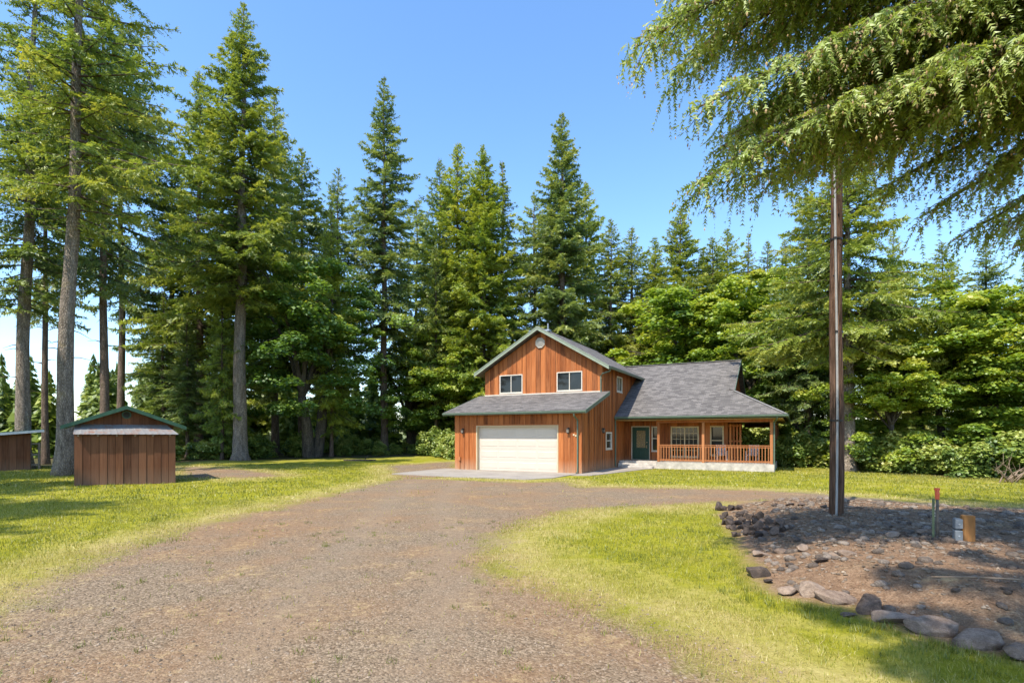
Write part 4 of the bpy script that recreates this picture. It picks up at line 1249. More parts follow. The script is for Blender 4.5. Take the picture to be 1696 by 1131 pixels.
def base_at(px, Y):
    X = (px - CX) / F * Y
    return (X, Y, hz(X, Y) - .05)

def Hpx(y, Y):                    # height above ground of something seen at row y at distance Y
    return CAMH + (HORY - y) / F * Y

TRI = {}
def hero(px, Y, ytop, R, r0, leaf, bark, label, seed, zb, basepx=None, rz=0.0, name="fir_tree", **kw):
    loc = base_at(px, Y)
    H = Hpx(ytop, Y) - loc[2]
    parts = conifer("t", leaf, bark, seed=seed, H=H, zb=zb, R=R, r0=r0, **kw)
    t = place_tree(name, loc, rz, parts, label=label, cat="tree")
    return t, parts

# the big trees that make the skyline (pixel column, distance, row of the top)
t2, p2 = hero(104, 25.8, -330, 5.2, .36, 'fir', 'bark_grey', "huge grey-barked fir with flared foot just behind the small shed", 11, 12.4, lean=(1.6, -.5), dens=.9, size=.20, gap=.36, droop=.8, side=(0.25, .25), stubs=10)
flare_tube([c for c in t2.children if c.name.startswith("trunk")][0], 1.0, .10)
t1, p1 = hero(34, 30.0, -180, 4.6, .36, 'fir', 'bark_grey', "tall fir with pale bare trunk in front of the far shed", 12, 9.0, lean=(.7, .3), dens=.95, size=.21, gap=.34, droop=.7, stubs=14)
flare_tube([c for c in t1.children if c.name.startswith("trunk")][0], 2.2, .12)
t6, p6 = hero(396, 41.0, 5, 6.3, .50, 'fir', 'bark_grey', "tallest fir in view, thick straight grey trunk and pointed top", 13, 12.5, lean=(.4, 0), dens=.9, size=.26, gap=.14, droop=.7, stubs=8)
flare_tube([c for c in t6.children if c.name.startswith("trunk")][0], .4, .15)
t11, p11 = hero(636, 54.0, 128, 6.6, .40, 'fir_blue', 'bark_brown', "slender open fir standing alone at the middle of the tree line", 14, 9.0, dens=.78, size=.30, gap=.24, droop=.9, stubs=8)
t14, p14 = hero(931, 58.0, 186, 7.4, .5, 'fir_blue', 'bark_brown', "tall dense pointed fir rising straight behind the garage gable", 15, 5.0, dens=.78, size=.32, gap=.08, droop=.6)
t13, p13 = hero(800, 57.0, 240, 7.4, .45, 'fir_bright', 'bark_brown', "bright green bushy fir, second of the close group left of the gable", 16, 4.0, dens=.78, size=.32, gap=.05, droop=.4, up=38)
t18, p18 = hero(1404, 29.5, 255, 7.0, .36, 'fir', 'bark_grey', "broad layered fir with grey trunk right behind the utility pole", 17, 6.5, dens=1.0, size=.22, gap=.12, droop=.6, up=16)
flare_tube([c for c in t18.children if c.name.startswith("trunk")][0], 3.0, .12)
t16, p16 = hero(1127, 60.0, 342, 7.0, .38, 'fir', 'bark_brown', "conical fir over the house roof, between the gable fir and the pole", 18, 3.0, dens=.75, size=.32, gap=.08, droop=.5)

# shared crowns for the rest of the stand
PROTO = {}
for k, (leaf, seed, R, zb, pr, gp) in enumerate([('fir', 31, 6.0, 7.0, 'fir', .14), ('fir_blue', 32, 5.4, 5.0, 'fir', .1), ('fir_bright', 33, 6.0, 3.0, 'fir', .08), ('fir_blue', 34, 4.4, 9.0, 'col', .42), ('fir', 35, 5.2, 2.0, 'cone', .08)]):
    PROTO[k] = conifer("p", leaf, 'bark_brown', seed=seed, H=26.0, zb=zb, R=R, r0=.30, dens=.74, size=.30, prof=pr, gap=gp, droop=.6)

def stand(px, Y, ytop, k, rz, label, group=None, wide=1.0, name="conifer_tree"):
    loc = base_at(px, Y)
    s = (Hpx(ytop, Y) - loc[2]) / 26.0
    return place_tree(name, loc, rz, PROTO[k], (s * wide, s * wide, s), label=label, cat="tree", group=group)

for a in [
    (758, 59, 236, 2, .4, "dark-topped fir at the left end of the close group beside the gable", None, 1.0),
    (832, 60, 266, 4, 1.9, "narrow-topped fir at the right end of the close group beside the gable", None, 1.15),
    (728, 63, 262, 1, 2.8, "deep green fir filling the gap next to the lone slender fir", None, .95),
    (1012, 61, 362, 0, 3.3, "shorter fir tucked against the right side of the tall gable fir", None, .9),
    (1046, 63, 376, 1, .9, "small pointed fir above the porch end of the roof ridge", None, 1.3),
    (885, 66, 318, 3, 5.0, "ragged fir half hidden between the bright group and the tall gable fir", None, 1.0),
    (1205, 64, 378, 2, 4.4, "left one of the paired fir tops over the maple behind the porch", None, 1.2),
    (1240, 62, 384, 4, 5.6, "right one of the paired fir tops over the maple behind the porch", None, 1.2),
    (1632, 40, 398, 1, 1.2, "dark fir showing over the right-hand maples", None, 1.25),
    (1560, 44, 400, 0, 2.4, "fir behind the right-hand maples, under the drooping boughs", None, 1.2),
    (1700, 38, 432, 2, 3.9, "fir cut by the picture's right edge", None, 1.0),
    (560, 60, 278, 3, 0.3, "thin ragged fir directly left of the lone slender fir", None, .8),
    (500, 56, 245, 0, 4.1, "fir rising behind the dark maple left of centre", None, 1.0),
    (455, 52, 150, 1, 5.2, "dark fir touching the right flank of the tallest fir", None, .85),
    (330, 47, 118, 0, 2.2, "full fir touching the left flank of the tallest fir", None, .9),
    (285, 50, 232, 1, 1.0, "dark fir between the tallest fir and the shed", None, 1.0),
    (172, 36, -60, 3, .7, "forked-trunk fir seen straight over the small shed roof", None, .72),
    (201, 47, 40, 3, 2.9, "thin-trunked fir just right of the forked one", None, .72),
    (75, 35, 60, 3, 4.6, "thin fir with bare lower trunk between the two big left firs", None, .62),
    (690, 72, 330, 3, 3.0, "far fir seen between the lone slender fir and the bright group", None, 1.0),
    (970, 70, 300, 2, 1.4, "far fir filling in behind the tall gable fir", None, 1.0),
    (1085, 72, 420, 0, 2.6, "far fir in the notch above the main ridge", None, 1.1),
    (1165, 70, 410, 1, .2, "far fir between the conical fir and the paired tops", None, 1.1),
    (1300, 52, 395, 0, 1.1, "fir behind the porch end, left of the pole", None, .95),
    (1338, 40, 318, 1, 4.0, "dark fir between the porch corner and the pole", None, 1.0),
    (1480, 46, 380, 2, 5.1, "fir right of the pole behind the maples", None, 1.0),
    (1085, 64, 392, 2, 3.7, "bushy fir between the small pointed fir and the conical fir", None, 1.1),
    (1180, 60, 392, 0, 2.9, "full fir right beside the conical fir", None, 1.1),
    (1272, 55, 398, 1, 4.9, "dark fir right of the paired tops", None, 1.15),
    (395, 66, 330, 2, .9, "far fir behind the trunk of the tallest fir", None, 1.1),
]:
    stand(*a[:5], a[5], a[6], a[7])
# young firs under the old ones
def young():
    spots = [(310, 44, 520), (368, 41.5, 400), (270, 46, 480), (722, 55, 400), (745, 60, 470), (549, 47, 330), (860, 66, 420), (920, 64, 470), (1100, 64, 470), (1290, 46, 560),
             (1362, 44, 520), (1450, 40, 600), (1520, 42, 560), (1585, 38, 600), (1650, 36, 590)]
    names = ["left of the tallest fir's trunk", "hugging the tallest fir's trunk", "halfway between the shed and the tallest fir", "with a thin trunk by the left garage corner", "directly behind the left eave of the garage", "with a straight thin trunk in the sky gap",
             "behind the gable's left slope", "behind the gable peak", "over the valley of the roofs", "behind the porch corner", "just left of the pole", "just right of the pole", "behind the low bright maple", "behind the middle maple", "at the right edge behind the maples"]
    for i, (px, Y, yt) in enumerate(spots):
        stand(px, Y, yt, [1, 2, 4, 0][i % 4], i * 1.37, "slender understorey fir " + names[i], "understorey firs along the tree line", 1.15 if yt > 450 else .62)
young()

# trees outside the picture whose shadows fall on the lawn
for x, y, hgt, k, rz in ((.9, -3.9, 22, 3, 1.1), (-26.5, 9.0, 26, 3, .5), (-30, 16.0, 29, 0, 2.2), (-20.5, 2.5, 24, 3, 4.0)):
    place_tree("conifer_tree", (x, y, hz(x, y) - .05), rz, PROTO[k], hgt / 26.0, label="tall fir beside the drive, out of the picture", cat="tree", group="firs beside the lawn")

# ------------------------------------------------------------------ broadleaf trees and shrubs
def leaves(soup, r, C, rad, n, size, flat=.38, tint=.5):
    """leaf sprays: clusters at C (m,3), flattened, each leaf three lobes"""
    m = len(C)
    k = r.integers(0, m, n)
    off = r.normal(0, 1, (n, 3)); off *= (r.random(n) ** .33 / (np.linalg.norm(off, axis=1) + 1e-6))[:, None]
    P = C[k] + off * np.stack([rad[k], rad[k], rad[k] * flat], 1)
    P[:, 2] -= .35 * rad[k] * (off[:, 0] ** 2 + off[:, 1] ** 2)          # tiers droop at their rims
    nrm_ = norm(np.stack([off[:, 0] * .55, off[:, 1] * .55, np.ones(n)], 1) + r.normal(0, .42, (n, 3)))
    az = r.uniform(0, 6.283, n)
    d = norm(np.cross(nrm_, np.stack([np.cos(az), np.sin(az), np.zeros(n)], 1)))
    s = np.cross(nrm_, d)
    sz = size * r.uniform(.6, 1.3, n)
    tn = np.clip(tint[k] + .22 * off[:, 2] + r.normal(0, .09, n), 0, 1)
    A = P - d * (sz * .4)[:, None]
    tip = A + d * (sz * 1.05)[:, None] - nrm_ * (sz * .10)[:, None]
    for sg in (-1, 1):
        B = A + d * (sz * .45)[:, None] + s * (sg * sz * r.uniform(.38, .6, n))[:, None] - nrm_ * (sz * .10)[:, None]
        soup.add(np.stack([A, B, tip], 1), tn)

def broadleaf(seed, H, R, zb, r0, n, size, leaf, nclust=110, stems=1, lean=.0):
    r = np.random.default_rng(seed)
    wood_ = MB(); soup = Soup(); C = []; rad = []
    ends = []
    for st in range(stems):
        a0 = st * 2.4 + r.uniform(0, 1); sp = .055 * H * (stems > 1)
        fork = np.array([math.cos(a0) * sp, math.sin(a0) * sp, H * r.uniform(.30, .38)])
        base = np.array([math.cos(a0) * .25 * (stems > 1), math.sin(a0) * .25 * (stems > 1), -.25])
        mid = (base + fork) / 2 + r.normal(0, .12, 3) * np.array([1, 1, 0])
        wood_.tube([base, base * .9 + mid * .1, mid, fork], [r0 * 1.35, r0 * 1.05, r0 * .85, r0 * .65], 10, True)
        nl = int(r.integers(5, 8))
        for l in range(nl):
            az = a0 + l * 2 * math.pi / nl + r.normal(0, .3)
            rr = R * r.uniform(.45, .9); zt = H * r.uniform(.55, .98)
            e = np.array([fork[0] * .6 + math.cos(az) * rr, fork[1] * .6 + math.sin(az) * rr, zt])
            q1 = fork + (e - fork) * .35 + np.array([0, 0, .10 * H]); q2 = fork + (e - fork) * .7 + np.array([0, 0, .07 * H])
            wood_.tube([fork, q1, q2, e], [r0 * .45, r0 * .32, r0 * .2, .02], 6, False)
            ends += [q1, q2, e]
            for b in range(4):
                t = r.uniform(.3, 1.0); p = fork + (e - fork) * t + np.array([0, 0, .08 * H * math.sin(t * 3)])
                az2 = az + r.normal(0, 1.0); ll = R * r.uniform(.25, .55)
                e2 = p + np.array([math.cos(az2) * ll, math.sin(az2) * ll, r.uniform(-.08, .10) * H])
                wood_.tube([p, (p + e2) / 2 + np.array([0, 0, .15]), e2], [r0 * .14, r0 * .09, .012], 4, False)
                ends += [(p + e2) / 2, e2]
    ends = np.array(ends)
    # clusters: near limb ends and over an uneven shell
    for i in range(nclust):
        if i < len(ends) and r.random() < .85:
            c = ends[i] + r.normal(0, .35, 3)
        else:
            az = r.uniform(0, 6.283); v = r.uniform(-.85, 1.0)
            hh = zb + (H - zb) * (v + .85) / 1.85
            prof = math.sqrt(max(.05, 1 - (max(v, -.55) * .97) ** 2)) * (1 + .18 * math.sin(az * 3 + seed) + .12 * math.sin(az * 5 + hh))
            c = np.array([math.cos(az), math.sin(az), 0]) * R * prof * r.uniform(.55, 1.0) + np.array([0, 0, hh])
        if c[2] < zb: c[2] = zb + r.uniform(0, .8)
        C.append(c); rad.append(r.uniform(.5, 1.25) * R / 5.0)
    C = np.array(C); rad = np.array(rad)
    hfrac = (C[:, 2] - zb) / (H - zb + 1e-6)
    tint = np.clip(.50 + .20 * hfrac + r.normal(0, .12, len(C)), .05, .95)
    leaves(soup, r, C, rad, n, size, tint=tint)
    return [("trunk", mb_mesh(wood_, "trunk", M['bark_maple'])), ("crown", soup.mesh("crown", M[leaf]))]

MAPLE = [broadleaf(51, 12.0, 4.6, 2.0, .26, 42000, .175, 'maple', 230), broadleaf(52, 10.0, 4.2, 1.2, .2, 38000, .17, 'maple', 200, stems=2),
         broadleaf(53, 15.0, 5.2, 3.2, .42, 38000, .20, 'maple_dark', 230, stems=2)]
def maple(px, Y, ytop, k, rz, label, wide=1.0):
    loc = base_at(px, Y)
    s = (Hpx(ytop, Y) - loc[2]) / (12.0, 10.0, 15.0)[k]
    place_tree("maple_tree", loc, rz, MAPLE[k], (s * wide, s * wide, s), label=label, cat="tree")
maple(1640, 28.5, 490, 0, .3, "yellow-green maple nearest the right edge behind the lawn", 1.35)
maple(1545, 31.0, 478, 1, 2.0, "sunlit maple in the middle of the right-hand group", 1.2)
maple(1468, 29.0, 560, 1, 4.2, "low bright maple just right of the pole", 1.0)
maple(1730, 27.0, 500, 0, 3.6, "maple cut off by the right picture edge", 1.2)
maple(1250, 47.0, 455, 0, 5.2, "bright maple behind the porch roof", 1.15)
maple(1165, 52.0, 478, 1, 1.4, "maple over the main roof ridge", 1.3)
maple(1330, 42.0, 520, 2, 3.0, "dark maple between porch corner and pole", .95)
maple(517, 46.0, 432, 2, .8, "dark many-limbed maple with thick trunk left of centre", 1.1)
maple(680, 58.0, 565, 2, 1.1, "shaded maple low behind the left garage corner", 1.25)
maple(722, 56.0, 545, 0, 5.6, "green maple against the left garage corner", 1.0)

SHRUB = []
for k in range(4):
    r = np.random.default_rng(70 + k)
    soup = Soup(); w = MB()
    C = np.stack([r.normal(0, .55, 26), r.normal(0, .55, 26), r.uniform(.25, 1.5, 26)], 1)
    C[:, 2] *= (1.15 - .35 * np.hypot(C[:, 0], C[:, 1])).clip(.3, 1.2)
    leaves(soup, r, C, r.uniform(.28, .5, 26), 4200, .13, flat=.7, tint=np.clip(r.normal(.6, .14, 26), .1, .95))
    for c in C[:14]:
        w.tube([(c[0] * .15, c[1] * .15, -.1), (c[0] * .6, c[1] * .6, c[2] * .6), tuple(c)], [.025, .016, .006], 4, False)
    SHRUB.append([("stems", mb_mesh(w, "stems", M['twig'])), ("foliage", soup.mesh("foliage", M['shrub']))])
def shrub(x, y, s, k, rz, label, group):
    place_tree("shrub", (x, y, hz(x, y) - .05), rz, SHRUB[k], s, label=label, cat="shrub", group=group)
rs = np.random.default_rng(5)
def shrub_line(pts, n, lo, hi, label, group, depth=2.0):
    pts = [np.array(p) for p in pts]
    seg = np.array([np.linalg.norm(b - a) for a, b in zip(pts[:-1], pts[1:])]); cum = np.concatenate([[0], np.cumsum(seg)])
    for i in range(n):
        t = (i + rs.uniform(.1, .9)) / n * cum[-1]; j = min(np.searchsorted(cum, t, side='right') - 1, len(seg) - 1)
        p = pts[j] + (pts[j + 1] - pts[j]) * ((t - cum[j]) / seg[j])
        p = p + rs.normal(0, .3, 2) + np.array([0, rs.uniform(0, depth)])
        shrub(p[0], p[1], rs.uniform(lo, hi), int(rs.integers(0, 4)), rs.uniform(0, 6.28), label, group)
shrub_line([(19.3, 31), (20.5, 26.2), (22.5, 23.5), (26, 21.2)], 26, .8, 1.35, "leafy shrub at the foot of the right-hand maples", "shrubs along the right lawn edge", 2.5)
shrub_line([(13.5, 33.5), (16.5, 33), (18.5, 31)], 9, .9, 1.5, "dark leafy shrub between the porch corner and the firs", "shrubs behind the porch corner", 2.5)
shrub_line([(-29, 34), (-23.5, 40), (-18, 47), (-10, 52), (-5, 55)], 38, .6, 1.35, "low green bush under the trees across the far lawn", "bushes along the far tree line", 8)
shrub_line([(-9, 50), (-5.5, 47), (-4.5, 42)], 8, .9, 1.5, "leafy bush left of the garage", "bushes left of the garage", 3)
shrub_line([(0, 60), (10, 60), (18, 56), (20, 44), (20, 34)], 22, 1.3, 2.2, "tall dark bush in the wood behind the house", "bushes behind the house", 4)

# the wood falling away down the slope: one mass
def far_wood():
    r = np.random.default_rng(9)
    soup = Soup()
    n = 640
    for i in range(n):
        a = math.radians(r.uniform(-52, 50)); d = r.uniform(80, 260)
        if i < 150: a = math.radians(r.uniform(-50, -6)); d = r.uniform(60, 92)
        x, y = math.sin(a) * d, math.cos(a) * d
        if d < 95: Hh = r.uniform(4.0, 9.0) + .20 * (d - 60)
        else: Hh = r.uniform(9, 17) + (4 if d > 170 else 0)
        z0 = hz(x, y); R = Hh * r.uniform(.17, .26)
        near = d < 95
        nt_ = 240 if near else 60
        t = r.random(nt_) ** 1.25
        az = r.uniform(0, 6.283, nt_); rr = R * (1 - t) ** .8 * r.uniform(.55, 1.2, nt_) + .10
        P = np.stack([x + r.normal(0, .03, nt_), y + 0 * t, z0 + .3 + t * (Hh - .5)], 1)
        q = r.uniform(.25, .7, nt_) if near else np.zeros(nt_)
        O = P + np.stack([np.cos(az) * rr, np.sin(az) * rr, -.1 * rr], 1) * q[:, None]
        T = P + np.stack([np.cos(az) * rr, np.sin(az) * rr, r.normal(-.15, .2, nt_) * rr], 1)
        sv = np.stack([-np.sin(az), np.cos(az), r.normal(0, .5, nt_)], 1) * (rr * (.24 if near else .42))[:, None]
        up_ = np.array([0, 0, 1.]) * (Hh * (.025 if near else .055))
        tn = np.clip(.40 + r.normal(0, .12) + r.normal(0, .10, nt_), 0, 1)
        soup.add(np.stack([O + sv, T, O - sv + up_], 1), tn)
        soup.add(np.stack([P + sv * .5, T - up_ * .8, P - sv * .5 + up_ * 1.6], 1), tn - .05)
    o = obj("forest", soup.mesh("forest", M['fir'])); tag(o, "young wood falling away down the slope beyond the lawn", "forest", kind='stuff')
far_wood()
# ------------------------------------------------------------------ the hemlock overhanging the rock bed
def hemlock():
    X0, Y0 = 8.9, 5.3
    z0g = hz(X0, Y0)
    root = empty("hemlock_tree", (X0, Y0, z0g - .1))
    tag(root, "old hemlock with long drooping cone-laden boughs hanging in from the upper right", "tree")
    r = np.random.default_rng(21)
    tr = MB(); trunk_mesh(tr, r, 24.0, .42, (.3, .2), .5, 14, 26)
    o = obj("trunk", mb_mesh(tr, "trunk", M['bark_brown']), root)
    br = MB(); soup = Soup(); brown = Soup(); cones = []
    def seen(p):
        w = p + np.array([X0, Y0, z0g])
        if w[1] < .8: return False
        px = CX + w[0] / w[1] * F; py = HORY - (w[2] - CAMH) / w[1] * F
        return -60 < px < 1780 and -260 < py < 1200
    def bough(z0, az, L, e0, dr):
        s = np.linspace(0, 1, 14)
        hor = np.array([math.cos(az), math.sin(az)]); bend = r.normal(0, .025) * L
        P = np.stack([hor[0] * L * s - hor[1] * bend * s ** 2, hor[1] * L * s + hor[0] * bend * s ** 2, z0 + L * math.sin(e0) * s - dr * s ** 2.0], 1)
        P[:, :2] += r.normal(0, .02, (14, 2)); P[:, 2] += r.normal(0, .025, 14)
        vis = seen(P[9]) or seen(P[6]) or seen(P[13])
        br.tube(list(P[::2]) + [P[-1]], [(.018 + .0075 * L) * (1 - k / 7.3) ** .8 + .004 for k in range(8)], 6, False)
        st = .115 if vis else .34
        m = int(L * .88 / st)
        ss = .12 + .88 * (np.arange(m) + r.uniform(.1, .9, m)) / m
        base = np.stack([np.interp(ss, s, P[:, i]) for i in range(3)], 1)
        ta = norm(np.stack([np.interp(np.minimum(ss + .05, 1), s, P[:, i]) - np.interp(np.maximum(ss - .05, 0), s, P[:, i]) for i in range(3)], 1))
        sv, uv = frame_of(ta)
        clump = r.uniform(.46, .70)
        O, D, LL, TT = [], [], [], []
        for i in range(m):
            for sg in (-1, 1):
                if r.random() < .10: continue
                sl = (.12 * L + .50) * (1 - ss[i]) ** .5 * r.uniform(.5, 1.25) + .22
                d = norm((ta[i] * r.uniform(.55, 1.0) + sv[i] * sg * r.uniform(.5, 1.0))[None])[0]
                sag = r.uniform(.18, .48)
                nn = max(2, int(sl / (.052 if vis else .15)))
                q = (np.arange(nn) + r.uniform(.2, .8, nn)) / nn * sl
                pts = base[i] + d * q[:, None]; pts[:, 2] -= sag * q ** 2 + .05 * q
                if vis and sl > .4: br.tube([base[i], pts[nn // 2], pts[-1]], [.009, .006, .003], 3, False)
                dd = np.repeat(d[None], nn, 0).copy()
                dd[:, 2] -= 2 * sag * q
                dd = norm(dd)
                sv2, _ = frame_of(dd)
                side = np.where(np.arange(nn) % 2 == 0, 1., -1.)
                hang = r.random(nn) < .38
                td = dd * r.uniform(.4, .9, nn)[:, None] + sv2 * (side * r.uniform(.5, 1.0, nn))[:, None]
                td[:, 2] -= np.where(hang, r.uniform(.9, 1.8, nn), r.uniform(.0, .45, nn))
                tw = np.where(hang, np.clip(r.gamma(3.0, .085, nn), .08, .55), r.uniform(.10, .30, nn) * (1.1 - .5 * q / sl))
                O.append(pts); D.append(norm(td)); LL.append(tw * (1.0 if vis else 1.5)); TT.append(clump + .10 * r.normal(size=nn) + .20 * q / sl)
        if not O: return
        O, D, LL, TT = np.concatenate(O), np.concatenate(D), np.concatenate(LL), np.concatenate(TT)
        if vis:
            dead = r.random(len(O)) < .10
            feathers(soup, r, O[~dead], D[~dead], LL[~dead], .034, .058, .45, np.clip(TT[~dead], 0, 1), roll=1.0, wide=.62)
            feathers(brown, r, O[dead], D[dead], LL[dead], .045, .035, .7, np.clip(TT[dead], 0, 1), roll=1.5, wide=.5)
            kk = np.nonzero(r.random(len(O)) < .5)[0]
            tip = O[kk] + D[kk] * LL[kk][:, None]; tip[:, 2] -= .55 * LL[kk] ** 2
            cones.append(tip)
        else:
            feathers(soup, r, O, D, LL, .09, .13, .3, np.clip(TT, 0, 1), roll=1.2, wide=.6)
    # (height on trunk, azimuth in degrees, length, start angle, droop)
    # boughs on the camera side: where their tips hang (column, row, distance)
    TIPS = [(1052, 92, 6.5), (1085, 40, 7.1), (1120, 125, 7.3), (1152, 180, 6.3), (1148, 318, 6.6), (1178, 275, 7.1), (1205, 215, 7.8), (1235, 312, 7.4), (1262, 190, 6.8), (1290, 285, 7.9),
            (1335, 255, 7.0), (1400, 272, 8.2), (1470, 315, 7.6), (1540, 355, 8.0), (1600, 388, 7.5), (1662, 380, 8.4), (1704, 400, 7.0), (1110, 10, 6.4), (1180, 60, 7.0), (1240, 100, 7.6), (1300, 150, 6.6), (1350, 90, 7.4), (1420, 160, 7.0),
            (1480, 220, 8.3), (1560, 250, 7.2), (1640, 280, 7.8), (1200, -30, 6.8), (1290, 30, 7.2), (1150, -60, 7.4), (1390, 20, 6.7), (1470, 80, 7.7), (1550, 130, 7.0), (1640, 170, 8.2), (1320, 200, 8.4), (1240, 250, 6.4), (1440, 250, 6.6)]
    for px, py, Yt in TIPS:
        tip = np.array([(px - CX) / F * Yt - X0, Yt - Y0, (HORY - py) / F * Yt + CAMH - z0g])
        L = float(np.hypot(tip[0], tip[1])); e = math.radians(r.uniform(-1, 6))
        z0 = tip[2] + L * r.uniform(.20, .32)
        bough(z0, math.atan2(tip[1], tip[0]), L, e, z0 + L * math.sin(e) - tip[2] - .15)
    # the rest of the tree, around and above
    for k in range(48):
        z0 = r.uniform(9.5, 22.0) if k % 3 else r.uniform(12, 18); t = (z0 - 6) / 18
        a = r.uniform(0, 360) if z0 > 11.5 else r.uniform(215, 430)
        L = max(.8, 7.4 * (1 - t) ** .6 * r.uniform(.7, 1.1))
        bough(z0, math.radians(a), L, math.radians(-2 + 25 * t), .3 * L * (1 - .6 * t))
    obj("branches", mb_mesh(br, "branches", M['twig']), root)["kind"] = "stuff"
    obj("crown", soup.mesh("crown", M['hemlock']), root)
    obj("dead_twigs", brown.mesh("dead_twigs", M['dead_twig']), root)["kind"] = "stuff"
    C = np.concatenate(cones); C = C[r.permutation(len(C))[:14000]]
    n = len(C)
    hgt = r.uniform(.016, .030, n); w = hgt * .5
    a = r.uniform(0, 6.28, n)
    ring = [np.stack([C[:, 0] + np.cos(a + k * 2.094) * w, C[:, 1] + np.sin(a + k * 2.094) * w, C[:, 2]], 1) for k in range(3)]
    top = C + np.array([0, 0, 1]) * hgt[:, None]; bot = C - np.array([0, 0, 1]) * hgt[:, None]
    T = []
    for k in range(3):
        T += [np.stack([ring[k], ring[(k + 1) % 3], top], 1), np.stack([ring[(k + 1) % 3], ring[k], bot], 1)]
    co = obj("cones", tri_mesh("cones", np.concatenate(T), None, M['cone']), root); tag(co, kind='stuff')
hemlock()

# ------------------------------------------------------------------ rocks
def hull_mesh(seed, npts, squash, mat):
    """a fractured block: hull of scattered points, edges slightly worn"""
    r = np.random.default_rng(seed)
    p = norm(r.normal(0, 1, (npts, 3))) * r.uniform(.82, 1.05, (npts, 1)); p *= np.array(squash)
    bm = bmesh.new()
    for c in p: bm.verts.new(c)
    res = bmesh.ops.convex_hull(bm, input=bm.verts)
    bmesh.ops.delete(bm, geom=list({g for g in res['geom_interior'] if isinstance(g, bmesh.types.BMVert)}), context='VERTS')
    bmesh.ops.bevel(bm, geom=list(bm.edges), offset=.035, segments=1, affect='EDGES')
    bmesh.ops.triangulate(bm, faces=bm.faces)
    me = bpy.data.meshes.new("rock"); bm.to_mesh(me); bm.free()
    me.materials.append(M[mat])
    return me

def rock_mesh(seed, sub=2, angular=True, squash=(1, 1, .6), smooth=False, mat='boulder', cuts=7):
    r = np.random.default_rng(seed)
    bm = bmesh.new(); bmesh.ops.create_icosphere(bm, subdivisions=sub, radius=1.0)
    co = np.array([v.co[:] for v in bm.verts])
    co *= (1 + .10 * np.sin(co @ r.normal(0, 2.2, 3) + 1)[:, None] + .07 * np.sin(co @ r.normal(0, 4, 3))[:, None])
    if angular:
        for k in range(cuts):
            nrm_ = norm(r.normal(0, 1, 3)[None])[0]; d = r.uniform(.45, .8)
            h = co @ nrm_; over = np.maximum(h - d, 0); co -= nrm_ * over[:, None] * .96
        co += r.normal(0, .008, co.shape)
    co *= np.array(squash)
    for v, c in zip(bm.verts, co): v.co = c
    me = bpy.data.meshes.new("rock"); bm.to_mesh(me); bm.free()
    if smooth: me.polygons.foreach_set("use_smooth", [True] * len(me.polygons))
    me.materials.append(M[mat])
    return me
BOUL = [hull_mesh(100 + k, 20, sq, 'boulder') for k, sq in enumerate([(1, .7, .5), (1, .8, .6), (1, .65, .42), (1, .85, .7), (1, .6, .35), (1, .75, .55)])]
BAS = [hull_mesh(120 + k, 14, sq, 'basalt') for k, sq in enumerate([(1, .8, .75), (1, .7, .6), (1, .9, .8), (1, .75, .55)])]
RIV = [rock_mesh(140 + k, 2, False, sq, True, 'river') for k, sq in enumerate([(1, .75, .5), (1, .85, .6), (1, .65, .45), (1, .9, .55), (1, .7, .6)])]
RIVL = []
for k in range(4):
    bm_seed = rock_mesh(160 + k, 1, False, (1, .8, .55), True, 'river'); RIVL.append(bm_seed)

